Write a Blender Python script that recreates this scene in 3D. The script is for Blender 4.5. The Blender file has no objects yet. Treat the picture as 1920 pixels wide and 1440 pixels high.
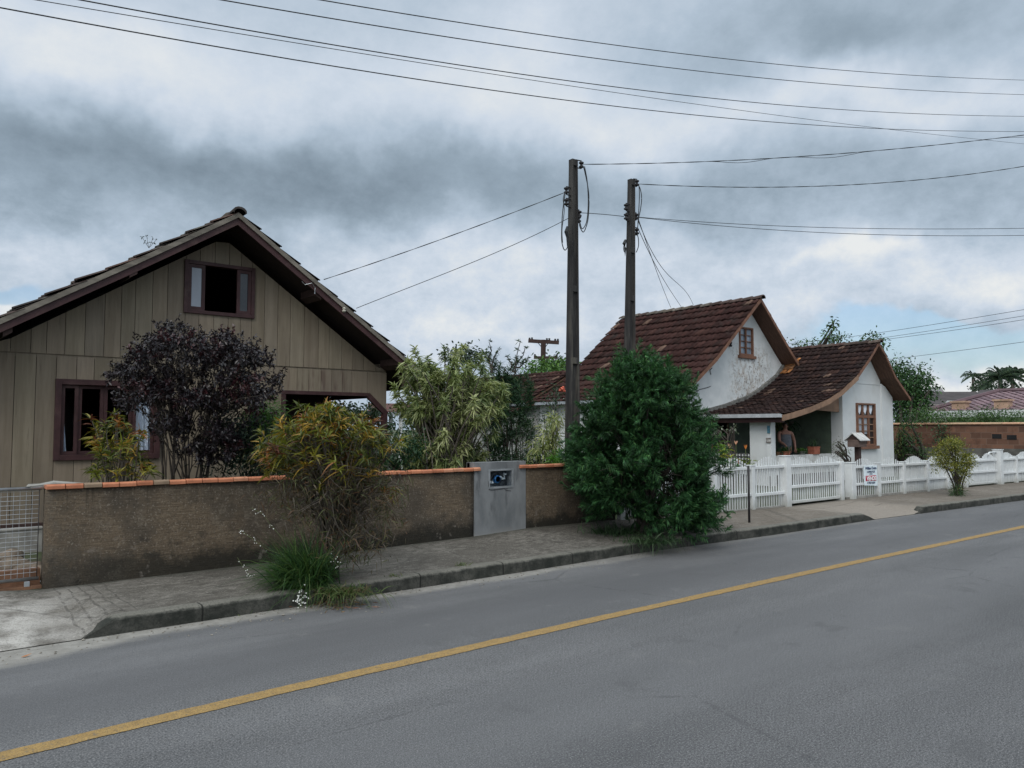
import bpy, bmesh, math, random
import numpy as np
from mathutils import Vector, Matrix
R=math.radians
rng=np.random.default_rng(7); random.seed(7)
S=bpy.context.scene; COL=S.collection
# ------------------------------------------------------------------ camera
# x runs along the street, y away from it towards the houses, z up; the eye stands at (0,0,1.65)
F=1450.; HY=803.; VX=2738.; EYE=1.65
PITCH=math.atan((HY-720)/F); AZ=math.atan2((VX-960)*math.cos(PITCH),F)
fh=np.array([math.cos(AZ),math.sin(AZ),0]); RT=np.array([math.sin(AZ),-math.cos(AZ),0]); ZZ=np.array([0,0,1.])
FW=fh*math.cos(PITCH)+ZZ*math.sin(PITCH); UP=-fh*math.sin(PITCH)+ZZ*math.cos(PITCH)
EP=np.array([0,0,EYE])
def ray(x,y): return FW*F+RT*(x-960)+UP*(720-y)
def ony(x,y,Y): d=ray(x,y); return EP+d*(Y/d[1])
def onx(x,y,X): d=ray(x,y); return EP+d*(X/d[0])
def onz(x,y,Z): d=ray(x,y); return EP+d*((Z-EYE)/d[2])
def atd(x,y,dep): return EP+ray(x,y)*(dep/F)
def depth(p): return float((np.array(p)-EP)@FW)
cd=bpy.data.cameras.new('camera'); cam=bpy.data.objects.new('camera',cd); COL.objects.link(cam); S.camera=cam
cd.sensor_width=36; cd.lens=36*F/1920; cd.clip_end=3000; cd.clip_start=.05
m=Matrix(((RT[0],UP[0],-FW[0],0),(RT[1],UP[1],-FW[1],0),(RT[2],UP[2],-FW[2],EYE),(0,0,0,1))); cam.matrix_world=m
# ------------------------------------------------------------------ objects
WLOC={}
def tag(o,label=None,cat=None,group=None,kind=None):
    if label: o['label']=label
    if cat: o['category']=cat
    if group: o['group']=group
    if kind: o['kind']=kind
    return o
def thing(name,label,cat,loc=(0,0,0),group=None):
    o=bpy.data.objects.new(name,None); o.empty_display_size=.1; COL.objects.link(o); o.location=loc; WLOC[o.name]=np.array(loc,float)
    return tag(o,label,cat,group)
def link(name,me,parent=None,off=None):
    o=bpy.data.objects.new(name,me); COL.objects.link(o)
    if parent is not None: o.parent=parent; WLOC[o.name]=WLOC[parent.name]
    else: WLOC[o.name]=np.zeros(3) if off is None else off
    return o
class MB:
    """collects shapes in world coordinates, links them as one mesh"""
    def __init__(s): s.v=[]; s.f=[]; s.c=[]; s.cur=None
    def add(s,vs,fs):
        n=len(s.v); s.v+= [tuple(map(float,p)) for p in vs]; s.f+=[tuple(i+n for i in f) for f in fs]
        if s.cur is not None: s.c+=[s.cur]*len(vs)
    def box(s,x0,x1,y0,y1,z0,z1):
        s.add([(x0,y0,z0),(x1,y0,z0),(x1,y1,z0),(x0,y1,z0),(x0,y0,z1),(x1,y0,z1),(x1,y1,z1),(x0,y1,z1)],
              [(0,3,2,1),(4,5,6,7),(0,1,5,4),(1,2,6,5),(2,3,7,6),(3,0,4,7)])
    def obox(s,c,ax,ay,az):
        c,ax,ay,az=[np.array(q,float) for q in (c,ax,ay,az)]
        vs=[c+i*ax+j*ay+k*az for k in (-1,1) for (i,j) in ((-1,-1),(1,-1),(1,1),(-1,1))]
        s.add(vs,[(0,3,2,1),(4,5,6,7),(0,1,5,4),(1,2,6,5),(2,3,7,6),(3,0,4,7)])
    def bar(s,a,b,w,h,up=(0,0,1)):
        a=np.array(a,float);b=np.array(b,float);d=b-a;L=np.linalg.norm(d);d/=L
        u=np.array(up,float); sd=np.cross(d,u)
        if np.linalg.norm(sd)<1e-4: sd=np.cross(d,(1,0,0))
        sd/=np.linalg.norm(sd); u=np.cross(sd,d)
        s.obox((a+b)/2,d*L/2,sd*w/2,u*h/2)
    def prism(s,poly,y0,y1,ax='y'):
        n=len(poly)
        if ax=='y': A=[(p[0],y0,p[1]) for p in poly];B=[(p[0],y1,p[1]) for p in poly]
        elif ax=='x': A=[(y0,p[0],p[1]) for p in poly];B=[(y1,p[0],p[1]) for p in poly]
        else: A=[(p[0],p[1],y0) for p in poly];B=[(p[0],p[1],y1) for p in poly]
        s.add(A+B,[tuple(range(n)),tuple(range(2*n-1,n-1,-1))]+[(i,i+n,(i+1)%n+n,(i+1)%n) for i in range(n)])
    def tube(s,pts,r,n=6,cap=True):
        pts=np.array(pts,float); k=len(pts); rr=np.array(r if hasattr(r,'__len__') else [r]*k,float)
        t=np.gradient(pts,axis=0); t/=np.linalg.norm(t,axis=1)[:,None]+1e-9
        ref=np.array([0,0,1.]) if abs(t[0][2])<.9 else np.array([1.,0,0])
        a=np.cross(t,ref); a/=np.linalg.norm(a,axis=1)[:,None]+1e-9; b=np.cross(t,a)
        an=np.linspace(0,2*math.pi,n,endpoint=False)
        V=pts[:,None]+rr[:,None,None]*(np.cos(an)[None,:,None]*a[:,None]+np.sin(an)[None,:,None]*b[:,None])
        fs=[(i*n+j,i*n+(j+1)%n,(i+1)*n+(j+1)%n,(i+1)*n+j) for i in range(k-1) for j in range(n)]
        if cap: fs+=[tuple(range(n-1,-1,-1)),tuple((k-1)*n+j for j in range(n))]
        s.add(V.reshape(-1,3),fs)
    def lathe(s,c,prof,n=10,axis=(0,0,1)):
        ax=Vector(axis).normalized(); q=ax.to_track_quat('Z','Y')
        vs=[];k=len(prof)
        for (r,z) in prof:
            for j in range(n):
                p=q@Vector((r*math.cos(2*math.pi*j/n),r*math.sin(2*math.pi*j/n),z)); vs.append((c[0]+p.x,c[1]+p.y,c[2]+p.z))
        fs=[(i*n+j,i*n+(j+1)%n,(i+1)*n+(j+1)%n,(i+1)*n+j) for i in range(k-1) for j in range(n)]
        fs+=[tuple(range(n-1,-1,-1)),tuple((k-1)*n+j for j in range(n))]
        s.add(vs,fs)
    def ball(s,c,r,n=8,sq=(1,1,1),jit=0):
        vs=[];k=n//2+1
        for i in range(k):
            th=math.pi*i/(k-1)
            for j in range(n):
                ph=2*math.pi*j/n; q=1+jit*(random.random()-.5)
                vs.append((c[0]+q*r*sq[0]*math.sin(th)*math.cos(ph),c[1]+q*r*sq[1]*math.sin(th)*math.sin(ph),c[2]+q*r*sq[2]*math.cos(th)))
        s.add(vs,[(i*n+j,(i+1)*n+j,(i+1)*n+(j+1)%n,i*n+(j+1)%n) for i in range(k-1) for j in range(n)])
    def build(s,name,mat,parent=None,smooth=False,bevel=0):
        off=WLOC[parent.name] if parent is not None else np.zeros(3)
        me=bpy.data.meshes.new(name); me.from_pydata([tuple(np.array(p)-off) for p in s.v],[],s.f); me.update()
        if s.c:
            at=me.color_attributes.new('Col','FLOAT_COLOR','POINT')
            at.data.foreach_set('color',np.array([(c[0],c[1],c[2],1) for c in s.c],np.float32).ravel())
        bm=bmesh.new(); bm.from_mesh(me); bmesh.ops.recalc_face_normals(bm,faces=bm.faces[:]); bm.to_mesh(me); bm.free()
        if smooth: me.polygons.foreach_set('use_smooth',[True]*len(me.polygons))
        me.materials.append(mat)
        o=link(name,me,parent)
        if bevel:
            md=o.modifiers.new('bevel','BEVEL'); md.width=bevel; md.segments=2; md.limit_method='ANGLE'
        return o
def quads(name,V,Q,Cc,mat,parent,smooth=True):
    """fast mesh of quads with a colour per vertex"""
    off=WLOC[parent.name] if parent is not None else np.zeros(3)
    V=np.asarray(V,np.float32).reshape(-1,3)-off.astype(np.float32); Q=np.asarray(Q,np.int32).reshape(-1,4)
    me=bpy.data.meshes.new(name); me.vertices.add(len(V)); me.vertices.foreach_set('co',V.ravel())
    me.loops.add(Q.size); me.loops.foreach_set('vertex_index',Q.ravel())
    me.polygons.add(len(Q)); me.polygons.foreach_set('loop_start',np.arange(0,Q.size,4,dtype=np.int32))
    me.update(calc_edges=True)
    at=me.color_attributes.new('Col','FLOAT_COLOR','POINT'); c=np.ones((len(V),4),np.float32); c[:,:3]=Cc; at.data.foreach_set('color',c.ravel())
    if smooth: me.polygons.foreach_set('use_smooth',[True]*len(Q))
    me.materials.append(mat); return link(name,me,parent)
# ------------------------------------------------------------------ materials
class NT:
    def __init__(s,name):
        s.m=bpy.data.materials.new(name); s.m.use_nodes=True; s.t=s.m.node_tree; s.n=s.t.nodes; s.b=s.n['Principled BSDF']; s.co=None
    def node(s,t,**k):
        q=s.n.new(t)
        for a,v in k.items(): setattr(q,a,v)
        return q
    def L(s,a,b): s.t.links.new(a,b)
    def coord(s,scale=(1,1,1),kind='Object'):
        if s.co is None: s.co=s.node('ShaderNodeTexCoord')
        mp=s.node('ShaderNodeMapping'); mp.inputs['Scale'].default_value=scale; s.L(s.co.outputs[kind],mp.inputs[0]); return mp.outputs[0]
    def geo(s,scale=(1,1,1)):
        g=s.node('ShaderNodeNewGeometry'); mp=s.node('ShaderNodeMapping'); mp.inputs['Scale'].default_value=scale; s.L(g.outputs['Position'],mp.inputs[0]); return mp.outputs[0]
    def noise(s,vec,sc,det=4,rough=.55,dist=0):
        q=s.node('ShaderNodeTexNoise'); q.inputs['Scale'].default_value=sc; q.inputs['Detail'].default_value=det; q.inputs['Roughness'].default_value=rough; q.inputs['Distortion'].default_value=dist
        s.L(vec,q.inputs['Vector']); return q.outputs[0]
    def vor(s,vec,sc,feat='F1',out='Distance'):
        q=s.node('ShaderNodeTexVoronoi',feature=feat); q.inputs['Scale'].default_value=sc; s.L(vec,q.inputs['Vector']); return q.outputs[out]
    def ramp(s,fac,a,b,lo=0,hi=1):
        q=s.node('ShaderNodeMapRange',interpolation_type='SMOOTHSTEP'); q.inputs[1].default_value=a; q.inputs[2].default_value=b; q.inputs[3].default_value=lo; q.inputs[4].default_value=hi
        s.L(fac,q.inputs[0]); return q.outputs[0]
    def math(s,op,a,b=None,cl=False):
        q=s.node('ShaderNodeMath',operation=op); q.use_clamp=cl
        for i,v in enumerate((a,b)):
            if v is None: continue
            if isinstance(v,(int,float)): q.inputs[i].default_value=v
            else: s.L(v,q.inputs[i])
        return q.outputs[0]
    def mix(s,fac,a,b,mode='MIX'):
        q=s.node('ShaderNodeMix',data_type='RGBA',blend_type=mode)
        for i,v in ((0,fac),(6,a),(7,b)):
            if isinstance(v,(int,float)): q.inputs[i].default_value=v
            elif isinstance(v,tuple): q.inputs[i].default_value=(*v,1)
            else: s.L(v,q.inputs[i])
        return q.outputs[2]
    def sep(s,vec):
        q=s.node('ShaderNodeSeparateXYZ'); s.L(vec,q.inputs[0]); return q.outputs
    def bump(s,h,st=.3,d=.01):
        q=s.node('ShaderNodeBump'); q.inputs['Strength'].default_value=st; q.inputs['Distance'].default_value=d; s.L(h,q.inputs['Height']); s.L(q.outputs[0],s.b.inputs['Normal'])
    def done(s,col,rough=.8,spec=.3,metal=0):
        if isinstance(col,tuple): s.b.inputs['Base Color'].default_value=(*col,1)
        else: s.L(col,s.b.inputs['Base Color'])
        if isinstance(rough,(int,float)): s.b.inputs['Roughness'].default_value=rough
        else: s.L(rough,s.b.inputs['Roughness'])
        s.b.inputs['Specular IOR Level'].default_value=spec; s.b.inputs['Metallic'].default_value=metal
        return s.m
    def attr(s):
        q=s.node('ShaderNodeAttribute',attribute_name='Col'); return q.outputs['Color']
def _noop(): pass
def sc3(c,k): return tuple(min(1,x*k) for x in c)
def plain(name,c,rough=.7,var=.2,scale=6,stretch=(1,1,1),bump=.15,bs=40,spec=.3,metal=0,dirt=None,dirtamt=.5):
    t=NT(name); v=t.geo(stretch); n=t.noise(v,scale,6,.6); n2=t.noise(v,bs,3)
    c1=t.mix(t.ramp(n,.3,.7),sc3(c,1-var),sc3(c,1+var)); c1=t.mix(t.ramp(n2,.35,.65,0,.25),c1,sc3(c,1-var*1.5))
    if dirt: c1=t.mix(t.math('MULTIPLY',t.ramp(t.noise(v,scale*.6,7,.65),.5,.68),dirtamt),c1,dirt)
    if bump: t.bump(n2,bump,.004)
    return t.done(c1,rough,spec,metal)
def leafmat(name,trans=.3,rough=.45,spec=.35):
    t=NT(name); c=t.attr(); t.done(c,rough,spec)
    tr=t.node('ShaderNodeBsdfTranslucent'); t.L(t.mix(1.0,c,(1.0,1.1,.6),'MULTIPLY'),tr.inputs[0])
    mx=t.node('ShaderNodeMixShader'); mx.inputs[0].default_value=trans; out=t.n['Material Output']
    t.L(t.b.outputs[0],mx.inputs[1]); t.L(tr.outputs[0],mx.inputs[2]); t.L(mx.outputs[0],out.inputs[0]); return t.m
def attrmat(name,rough=.85,var=.3,scale=25,spec=.2,stretch=(1,1,1),bump=.3,lichen=None,lich=(.55,.7)):
    t=NT(name); c=t.attr(); v=t.geo(stretch); n=t.noise(v,scale,5,.65)
    k=t.ramp(n,.25,.75,1-var,1+var); q=t.node('ShaderNodeVectorMath',operation='SCALE'); t.L(c,q.inputs[0]); t.L(k,q.inputs['Scale']); c=q.outputs[0]
    if lichen: c=t.mix(t.ramp(t.noise(v,scale*.25,8,.7),lich[0],lich[1],0,.75),c,lichen)
    if bump: t.bump(n,bump,.006)
    return t.done(c,rough,spec)
LEAF=leafmat('leaf'); LEAFD=leafmat('leaf_dull',.12,.6,.2); NEEDLE=leafmat('needle',.2,.55,.25)
BARK=plain('bark',(.06,.05,.042),.9,.4,14,(1,1,.3),.5,60)
BARKL=plain('bark_pale',(.15,.13,.11),.9,.35,14,(1,1,.3),.5,60)
MAROON=plain('maroon_paint',(.054,.024,.025),.55,.25,5,(1,1,1),.1,60,dirt=(.11,.07,.06),dirtamt=.4)
BROWN=plain('brown_wood',(.19,.095,.062),.7,.25,5,(1,1,1),.2,30,dirt=(.10,.055,.04),dirtamt=.5)
TAN=plain('tan_wood',(.27,.165,.11),.75,.22,4,(1,1,1),.25,30,dirt=(.13,.085,.06),dirtamt=.5)
SOFFIT=plain('soffit_wood',(.11,.06,.042),.75,.3,5,(1,6,1),.2,30)
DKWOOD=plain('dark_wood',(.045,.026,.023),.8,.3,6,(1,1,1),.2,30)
GREYWOOD=plain('weathered_wood',(.175,.155,.13),.9,.3,7,(.3,1,1),.5,40,dirt=(.06,.055,.05),dirtamt=.75)
WHITE=plain('white_paint',(.63,.645,.65),.55,.05,3,bump=.05,dirt=(.5,.5,.47),dirtamt=.35)
def mk_fence():
    t=NT('white_fence_paint'); v=t.geo(); x,y,z=t.sep(v); n=t.noise(v,4,6,.65); f=t.noise(t.geo((5,5,1)),6,6,.75)
    c=t.mix(t.ramp(n,.3,.7),(.56,.575,.58),(.655,.67,.67)); c=t.mix(t.ramp(f,.56,.68,0,.45),c,(.40,.40,.36))
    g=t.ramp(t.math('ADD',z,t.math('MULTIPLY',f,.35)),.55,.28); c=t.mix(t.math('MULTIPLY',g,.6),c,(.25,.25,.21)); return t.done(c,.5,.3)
WHITEF=mk_fence()
GREENP=plain('green_paint',(.105,.135,.10),.7,.15,4,dirt=(.05,.06,.05),dirtamt=.4)
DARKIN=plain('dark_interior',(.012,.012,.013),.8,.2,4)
STEEL=plain('galvanised',(.55,.56,.57),.35,.15,12,metal=.9,bump=.05)
GALV=plain('galvanised_dull',(.42,.44,.46),.5,.2,8,metal=.6,bump=.05)
IRON=plain('dark_iron',(.03,.028,.03),.6,.3,20)
RUBBER=plain('cable_rubber',(.022,.024,.027),.6,.2,5,bump=0)
TERRA=attrmat('terracotta',.75,.22,9,.3,lichen=(.12,.09,.07),lich=(.62,.75))
TILE=attrmat('roof_tile',.9,.4,9,.12,lichen=(.035,.03,.028),lich=(.5,.7))
TILEL=attrmat('old_roof_tile',.9,.4,12,.12,lichen=(.10,.10,.085),lich=(.5,.62))
def glassmat(name,tint=(.02,.022,.025),rough=.04):
    t=NT(name); v=t.geo(); t.bump(t.noise(v,2.5,2),.12,.02); return t.done(tint,rough,.7)
GLASS=glassmat('window_glass')
BULB=plain('cloth_white',(.72,.75,.82),.9,.08,20,bump=.1)
# -- road
def mk_asphalt():
    t=NT('asphalt'); v=t.geo(); x,y,z=t.sep(v)
    big=t.noise(t.geo((.25,1.2,1)),1.1,5,.6); mid=t.noise(v,7,6,.7); fine=t.noise(v,170,3,.7); sp=t.vor(v,120)
    c=t.mix(t.ramp(big,.3,.7),(.105,.106,.110),(.160,.160,.165)); c=t.mix(t.ramp(mid,.35,.7,0,.4),c,(.115,.113,.113)); g2=t.noise(v,48,3,.8); g3=t.noise(v,95,2,.7); near=t.ramp(y,6.3,4.3,.35,1); c=t.mix(t.math('MULTIPLY',t.ramp(g2,.49,.38),t.math('MULTIPLY',near,.62)),c,(.045,.045,.047)); c=t.mix(t.math('MULTIPLY',t.ramp(g3,.54,.62),t.math('MULTIPLY',near,.5)),c,(.32,.315,.31)); c=t.mix(t.math('MULTIPLY',t.ramp(g3,.46,.37),t.math('MULTIPLY',near,.6)),c,(.04,.04,.042))
    rough_lane=t.ramp(t.math('ADD',y,t.math('MULTIPLY',big,1.6)),5.3,4.2)      # the worn, coarser half nearest the eye
    trk=t.math('MULTIPLY',t.ramp(t.math('ADD',y,t.math('MULTIPLY',big,.8)),5.2,5.7),t.ramp(t.math('ADD',y,t.math('MULTIPLY',big,.8)),6.6,6.1)); c=t.mix(t.math('MULTIPLY',trk,.45),c,(.095,.095,.10)); t2=t.math('ADD',y,t.math('MULTIPLY',big,.7)); trk2=t.math('MULTIPLY',t.ramp(t2,2.9,3.5),t.ramp(t2,4.5,3.9)); c=t.mix(t.math('MULTIPLY',trk2,.35),c,(.185,.185,.19)); blot=t.noise(v,1.9,7,.72); c=t.mix(t.ramp(blot,.56,.68,0,.5),c,(.095,.095,.097)); c=t.mix(t.ramp(blot,.42,.3,0,.4),c,(.20,.195,.19)); hair=t.vor(t.geo((.5,.8,1)),.55,'DISTANCE_TO_EDGE'); c=t.mix(t.math('MULTIPLY',t.ramp(t.math('ADD',hair,t.math('MULTIPLY',mid,.05)),.031,.026),t.ramp(t.noise(v,.6,2),.52,.6,0,.35)),c,(.05,.05,.052)); pit=t.math('MULTIPLY',t.ramp(fine,.52,.40),t.math('ADD',.30,t.math('MULTIPLY',rough_lane,.55)))
    c=t.mix(pit,c,(.035,.036,.040))
    c=t.mix(t.math('MULTIPLY',t.ramp(t.noise(v,260,2),.63,.73),t.math('ADD',.25,t.math('MULTIPLY',rough_lane,.5))),c,(.27,.27,.28))
    dust=t.math('ADD',t.math('SUBTRACT',y,t.math('MULTIPLY',x,.0)),t.math('MULTIPLY',t.noise(t.geo((.8,2,1)),2.2,6,.65),.34))
    left=t.ramp(t.math('ADD',x,t.math('MULTIPLY',mid,.9)),2.6,.6)
    fade=t.ramp(x,4.5,9.5,1,.35)
    dm=t.math('MULTIPLY',t.ramp(t.math('ADD',dust,t.math('MULTIPLY',left,.28)),6.76,6.95),fade)
    c=t.mix(dm,c,t.mix(t.ramp(mid,.3,.7),(.205,.195,.177),(.30,.287,.265)))
    t.bump(t.math('ADD',fine,t.math('MULTIPLY',sp,-.6)),.55,.006)
    return t.done(c,t.ramp(fine,.3,.7,.75,.95),.25)
ASPH=mk_asphalt()
def mk_line():
    t=NT('yellow_line'); v=t.geo(); n=t.noise(v,14,6,.7); f=t.noise(v,150,3,.7)
    c=t.mix(t.ramp(n,.3,.7),(.285,.182,.068),(.37,.242,.092)); c=t.mix(t.ramp(f,.52,.4,0,.8),c,(.13,.095,.05)); c=t.mix(t.ramp(t.noise(v,38,4,.8),.56,.64,0,.7),c,(.12,.11,.095)); c=t.mix(t.ramp(t.noise(v,5,7,.75),.6,.72,0,.6),c,(.13,.12,.10))
    t.bump(f,.3,.004); return t.done(c,.8,.25)
YEL=mk_line()
def mk_walk():
    t=NT('sidewalk_concrete'); v=t.geo(); x,y,z=t.sep(v)
    st=t.noise(t.geo((1.2,2.4,1)),5.5,9,.78); mid=t.noise(v,1.3,5,.6); f=t.noise(v,70,4,.7)
    c=t.mix(t.ramp(st,.36,.68),(.082,.074,.064),(.205,.19,.168)); c=t.mix(t.ramp(mid,.42,.62,0,.75),c,(.075,.068,.058)); c=t.mix(t.ramp(t.noise(v,3.3,8,.75),.54,.64,0,.8),c,(.05,.046,.038)); c=t.mix(t.ramp(t.noise(t.geo((1,1.3,1)),38,5,.8),.55,.66,0,.7),c,(.36,.34,.31)); c=t.mix(t.ramp(t.noise(t.geo((1,1.3,1)),6,9,.82),.53,.66,0,.85),c,(.05,.046,.04))
    pale=t.math('MULTIPLY',t.ramp(t.math('ADD',x,t.math('MULTIPLY',st,.8)),2.3,.9),t.ramp(t.noise(v,2.6,5,.6),.36,.62))
    c=t.mix(pale,c,(.46,.44,.41))
    drv=t.math('MULTIPLY',t.ramp(x,13.2,14.2),t.ramp(x,16.3,15.5)); c=t.mix(t.math('MULTIPLY',drv,.6),c,(.33,.30,.265))
    far=t.ramp(x,9,11); c=t.mix(t.math('MULTIPLY',far,.35),c,(.24,.195,.155))
    # tool-scored grooves across the slab beside the gate
    w=t.node('ShaderNodeTexWave',wave_type='BANDS',bands_direction='X'); w.inputs['Scale'].default_value=3.1; w.inputs['Distortion'].default_value=3.5; w.inputs['Detail'].default_value=2; t.L(v,w.inputs[0])
    gz=t.math('MULTIPLY',t.ramp(x,1.22,1.32),t.ramp(x,1.85,1.7)); gr=t.math('MULTIPLY',t.ramp(w.outputs[1],.12,.02),gz)
    ck=t.vor(v,.62,'DISTANCE_TO_EDGE'); jk=t.noise(v,9,3); crack=t.ramp(t.math('ADD',ck,t.math('MULTIPLY',jk,.02)),.019,.012)
    c=t.mix(t.math('MULTIPLY',crack,.35),c,(.03,.028,.025)); c=t.mix(t.math('MULTIPLY',t.math('MULTIPLY',gr,t.ramp(st,.4,.6)),.7),c,(.04,.036,.032))
    c=t.mix(t.ramp(f,.5,.36,0,.5),c,(.06,.055,.05))
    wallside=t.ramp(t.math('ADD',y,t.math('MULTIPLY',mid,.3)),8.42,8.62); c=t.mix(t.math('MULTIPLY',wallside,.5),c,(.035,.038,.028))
    t.bump(t.math('ADD',t.math('ADD',t.math('MULTIPLY',st,.35),f),t.math('MULTIPLY',gr,-1.2)),.4,.008)
    return t.done(c,.9,.2)
WALK=mk_walk()
def mk_kerb():
    t=NT('kerb_concrete'); v=t.geo(); n=t.noise(v,6,7,.7); f=t.noise(v,60,4,.7); x,y,z=t.sep(v)
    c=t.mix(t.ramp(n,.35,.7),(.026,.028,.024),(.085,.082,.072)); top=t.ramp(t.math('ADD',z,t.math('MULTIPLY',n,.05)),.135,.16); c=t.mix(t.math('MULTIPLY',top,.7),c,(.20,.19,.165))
    j=t.node('ShaderNodeMath',operation='PINGPONG'); t.L(x,j.inputs[0]); j.inputs[1].default_value=.55
    c=t.mix(t.ramp(j.outputs[0],.012,.004,0,.9),c,(.012,.012,.011)); c=t.mix(t.ramp(f,.5,.35,0,.5),c,(.02,.02,.018)); t.bump(t.math('ADD',n,f),.5,.01); return t.done(c,.9,.2)
KERB=mk_kerb()
def mk_plaster():
    t=NT('old_plaster'); v=t.geo(); x,y,z=t.sep(v)
    br=t.noise(t.geo((.5,1,7)),11,6,.7); f=t.noise(v,55,4,.75); big=t.noise(v,1.4,5,.6); md=t.noise(v,5,7,.72)
    c=t.mix(t.ramp(br,.3,.7),(.104,.077,.052),(.192,.148,.104)); c=t.mix(t.ramp(big,.42,.6,0,.8),c,(.078,.066,.053)); c=t.mix(t.math('MULTIPLY',t.ramp(t.noise(v,2.7,8,.74),.54,.63,0,.9),t.ramp(z,.78,.35,.25,1)),c,(.036,.032,.027)); c=t.mix(t.ramp(md,.52,.66,0,.55),c,(.21,.175,.135)); c=t.mix(t.ramp(md,.46,.34,0,.5),c,(.07,.058,.046))
    c=t.mix(t.ramp(f,.52,.36,0,.6),c,(.06,.048,.038)); c=t.mix(t.ramp(t.noise(v,45,3,.7),.56,.68,0,.45),c,(.33,.29,.24)); c=t.mix(t.ramp(t.noise(t.geo((.6,1,5)),6,7,.78),.56,.66,0,.6),c,(.07,.058,.046))
    zz=t.math('ADD',t.math('SUBTRACT',z,t.math('MULTIPLY',md,.62)),t.math('MULTIPLY',big,-.12))
    mold=t.ramp(zz,.12,-.10); mold=t.math('MULTIPLY',mold,t.ramp(x,1.3,2.6,.65,1)); c=t.mix(t.math('MULTIPLY',mold,.88),c,(.020,.020,.017))
    dr=t.noise(t.geo((9,1,.35)),1.6,5,.7); drip=t.math('MULTIPLY',t.ramp(dr,.53,.7),t.ramp(z,.62,1.05)); c=t.mix(t.math('MULTIPLY',drip,.75),c,(.03,.026,.022))
    lf=t.math('MULTIPLY',t.ramp(x,1.9,1.25),t.ramp(md,.4,.6)); c=t.mix(t.math('MULTIPLY',lf,.45),c,(.075,.068,.058))
    sp=t.math('MULTIPLY',t.ramp(t.noise(v,8,5,.6),.62,.72),t.ramp(z,.75,.3)); c=t.mix(t.math('MULTIPLY',sp,.5),c,(.24,.21,.185))
    t.bump(t.math('ADD',br,f),.7,.015); return t.done(c,.95,.15)
PLAST=mk_plaster()
def mk_cement():
    t=NT('grey_cement'); v=t.geo(); x,y,z=t.sep(v); n=t.noise(t.geo((1,1,.5)),3.2,6,.65); f=t.noise(v,60,3)
    c=t.mix(t.ramp(n,.3,.7),(.13,.138,.145),(.215,.223,.23)); c=t.mix(t.math('MULTIPLY',t.ramp(t.noise(t.geo((3,1,.8)),2.4,5,.6),.54,.68),t.ramp(z,.25,.6)),c,(.12,.125,.13))
    c=t.mix(t.ramp(t.math('ADD',z,t.math('MULTIPLY',n,.25)),.42,.28,0,.6),c,(.30,.29,.27)); t.bump(f,.3,.006); return t.done(c,.85,.25)
CEM=mk_cement()
def mk_boards():
    t=NT('painted_boards'); v=t.geo(); x,y,z=t.sep(v); n=t.noise(t.geo((6,1,.5)),2.2,6,.65); b=t.noise(v,1.2,4); f=t.noise(t.geo((30,1,2)),4,4)
    c=t.mix(t.ramp(n,.3,.7),(.184,.148,.108),(.248,.203,.152)); c=t.mix(t.ramp(b,.4,.7,0,.5),c,(.168,.135,.104)); c=t.mix(t.ramp(t.noise(t.geo((9,1,.6)),2.6,6,.7),.57,.72,0,.55),c,(.10,.082,.066)); at=t.attr(); c=t.mix(1.0,c,at,'MULTIPLY'); c=t.mix(t.ramp(f,.6,.75,0,.4),c,(.16,.14,.115))
    low=t.math('MULTIPLY',t.math('MULTIPLY',t.ramp(z,2.72,2.55),t.ramp(z,2.2,2.35)),t.math('MULTIPLY',t.ramp(x,4.9,5.2),t.ramp(x,6.5,6.0))); st=t.math('MULTIPLY',low,t.ramp(t.noise(t.geo((7,1,.9)),1.5,4),.46,.62))
    c=t.mix(t.math('MULTIPLY',st,.6),c,(.085,.052,.042)); g=t.math('MULTIPLY',t.ramp(z,1.1,.5),t.ramp(n,.45,.65)); c=t.mix(t.math('MULTIPLY',g,.5),c,(.09,.08,.068))
    t.bump(f,.2,.004); return t.done(c,.7,.25)
BOARD=mk_boards()
def mk_gable():
    t=NT('stained_white_plaster'); v=t.geo(); x,y,z=t.sep(v); n=t.noise(v,3,5)
    c=t.mix(t.ramp(n,.3,.7),(.54,.565,.575),(.64,.655,.66))
    # rain stains under the attic window and along the porch roof
    px=t.math('MULTIPLY',t.ramp(x,19.0,19.7),t.ramp(x,21.7,20.9)); pz=t.math('MULTIPLY',t.ramp(z,4.35,3.7),1.0); m=t.math('MULTIPLY',px,pz)
    st=t.math('MULTIPLY',m,t.ramp(t.noise(t.geo((2,1,1)),5,8,.75),.46,.6)); c=t.mix(t.math('MULTIPLY',st,.6),c,(.32,.25,.19)); c=t.mix(t.math('MULTIPLY',m,t.ramp(t.noise(v,14,6,.75),.52,.62,0,.8)),c,(.13,.10,.08))
    t.bump(t.noise(v,50,3),.1,.004); return t.done(c,.8,.25)
GABLE=mk_gable()
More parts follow.
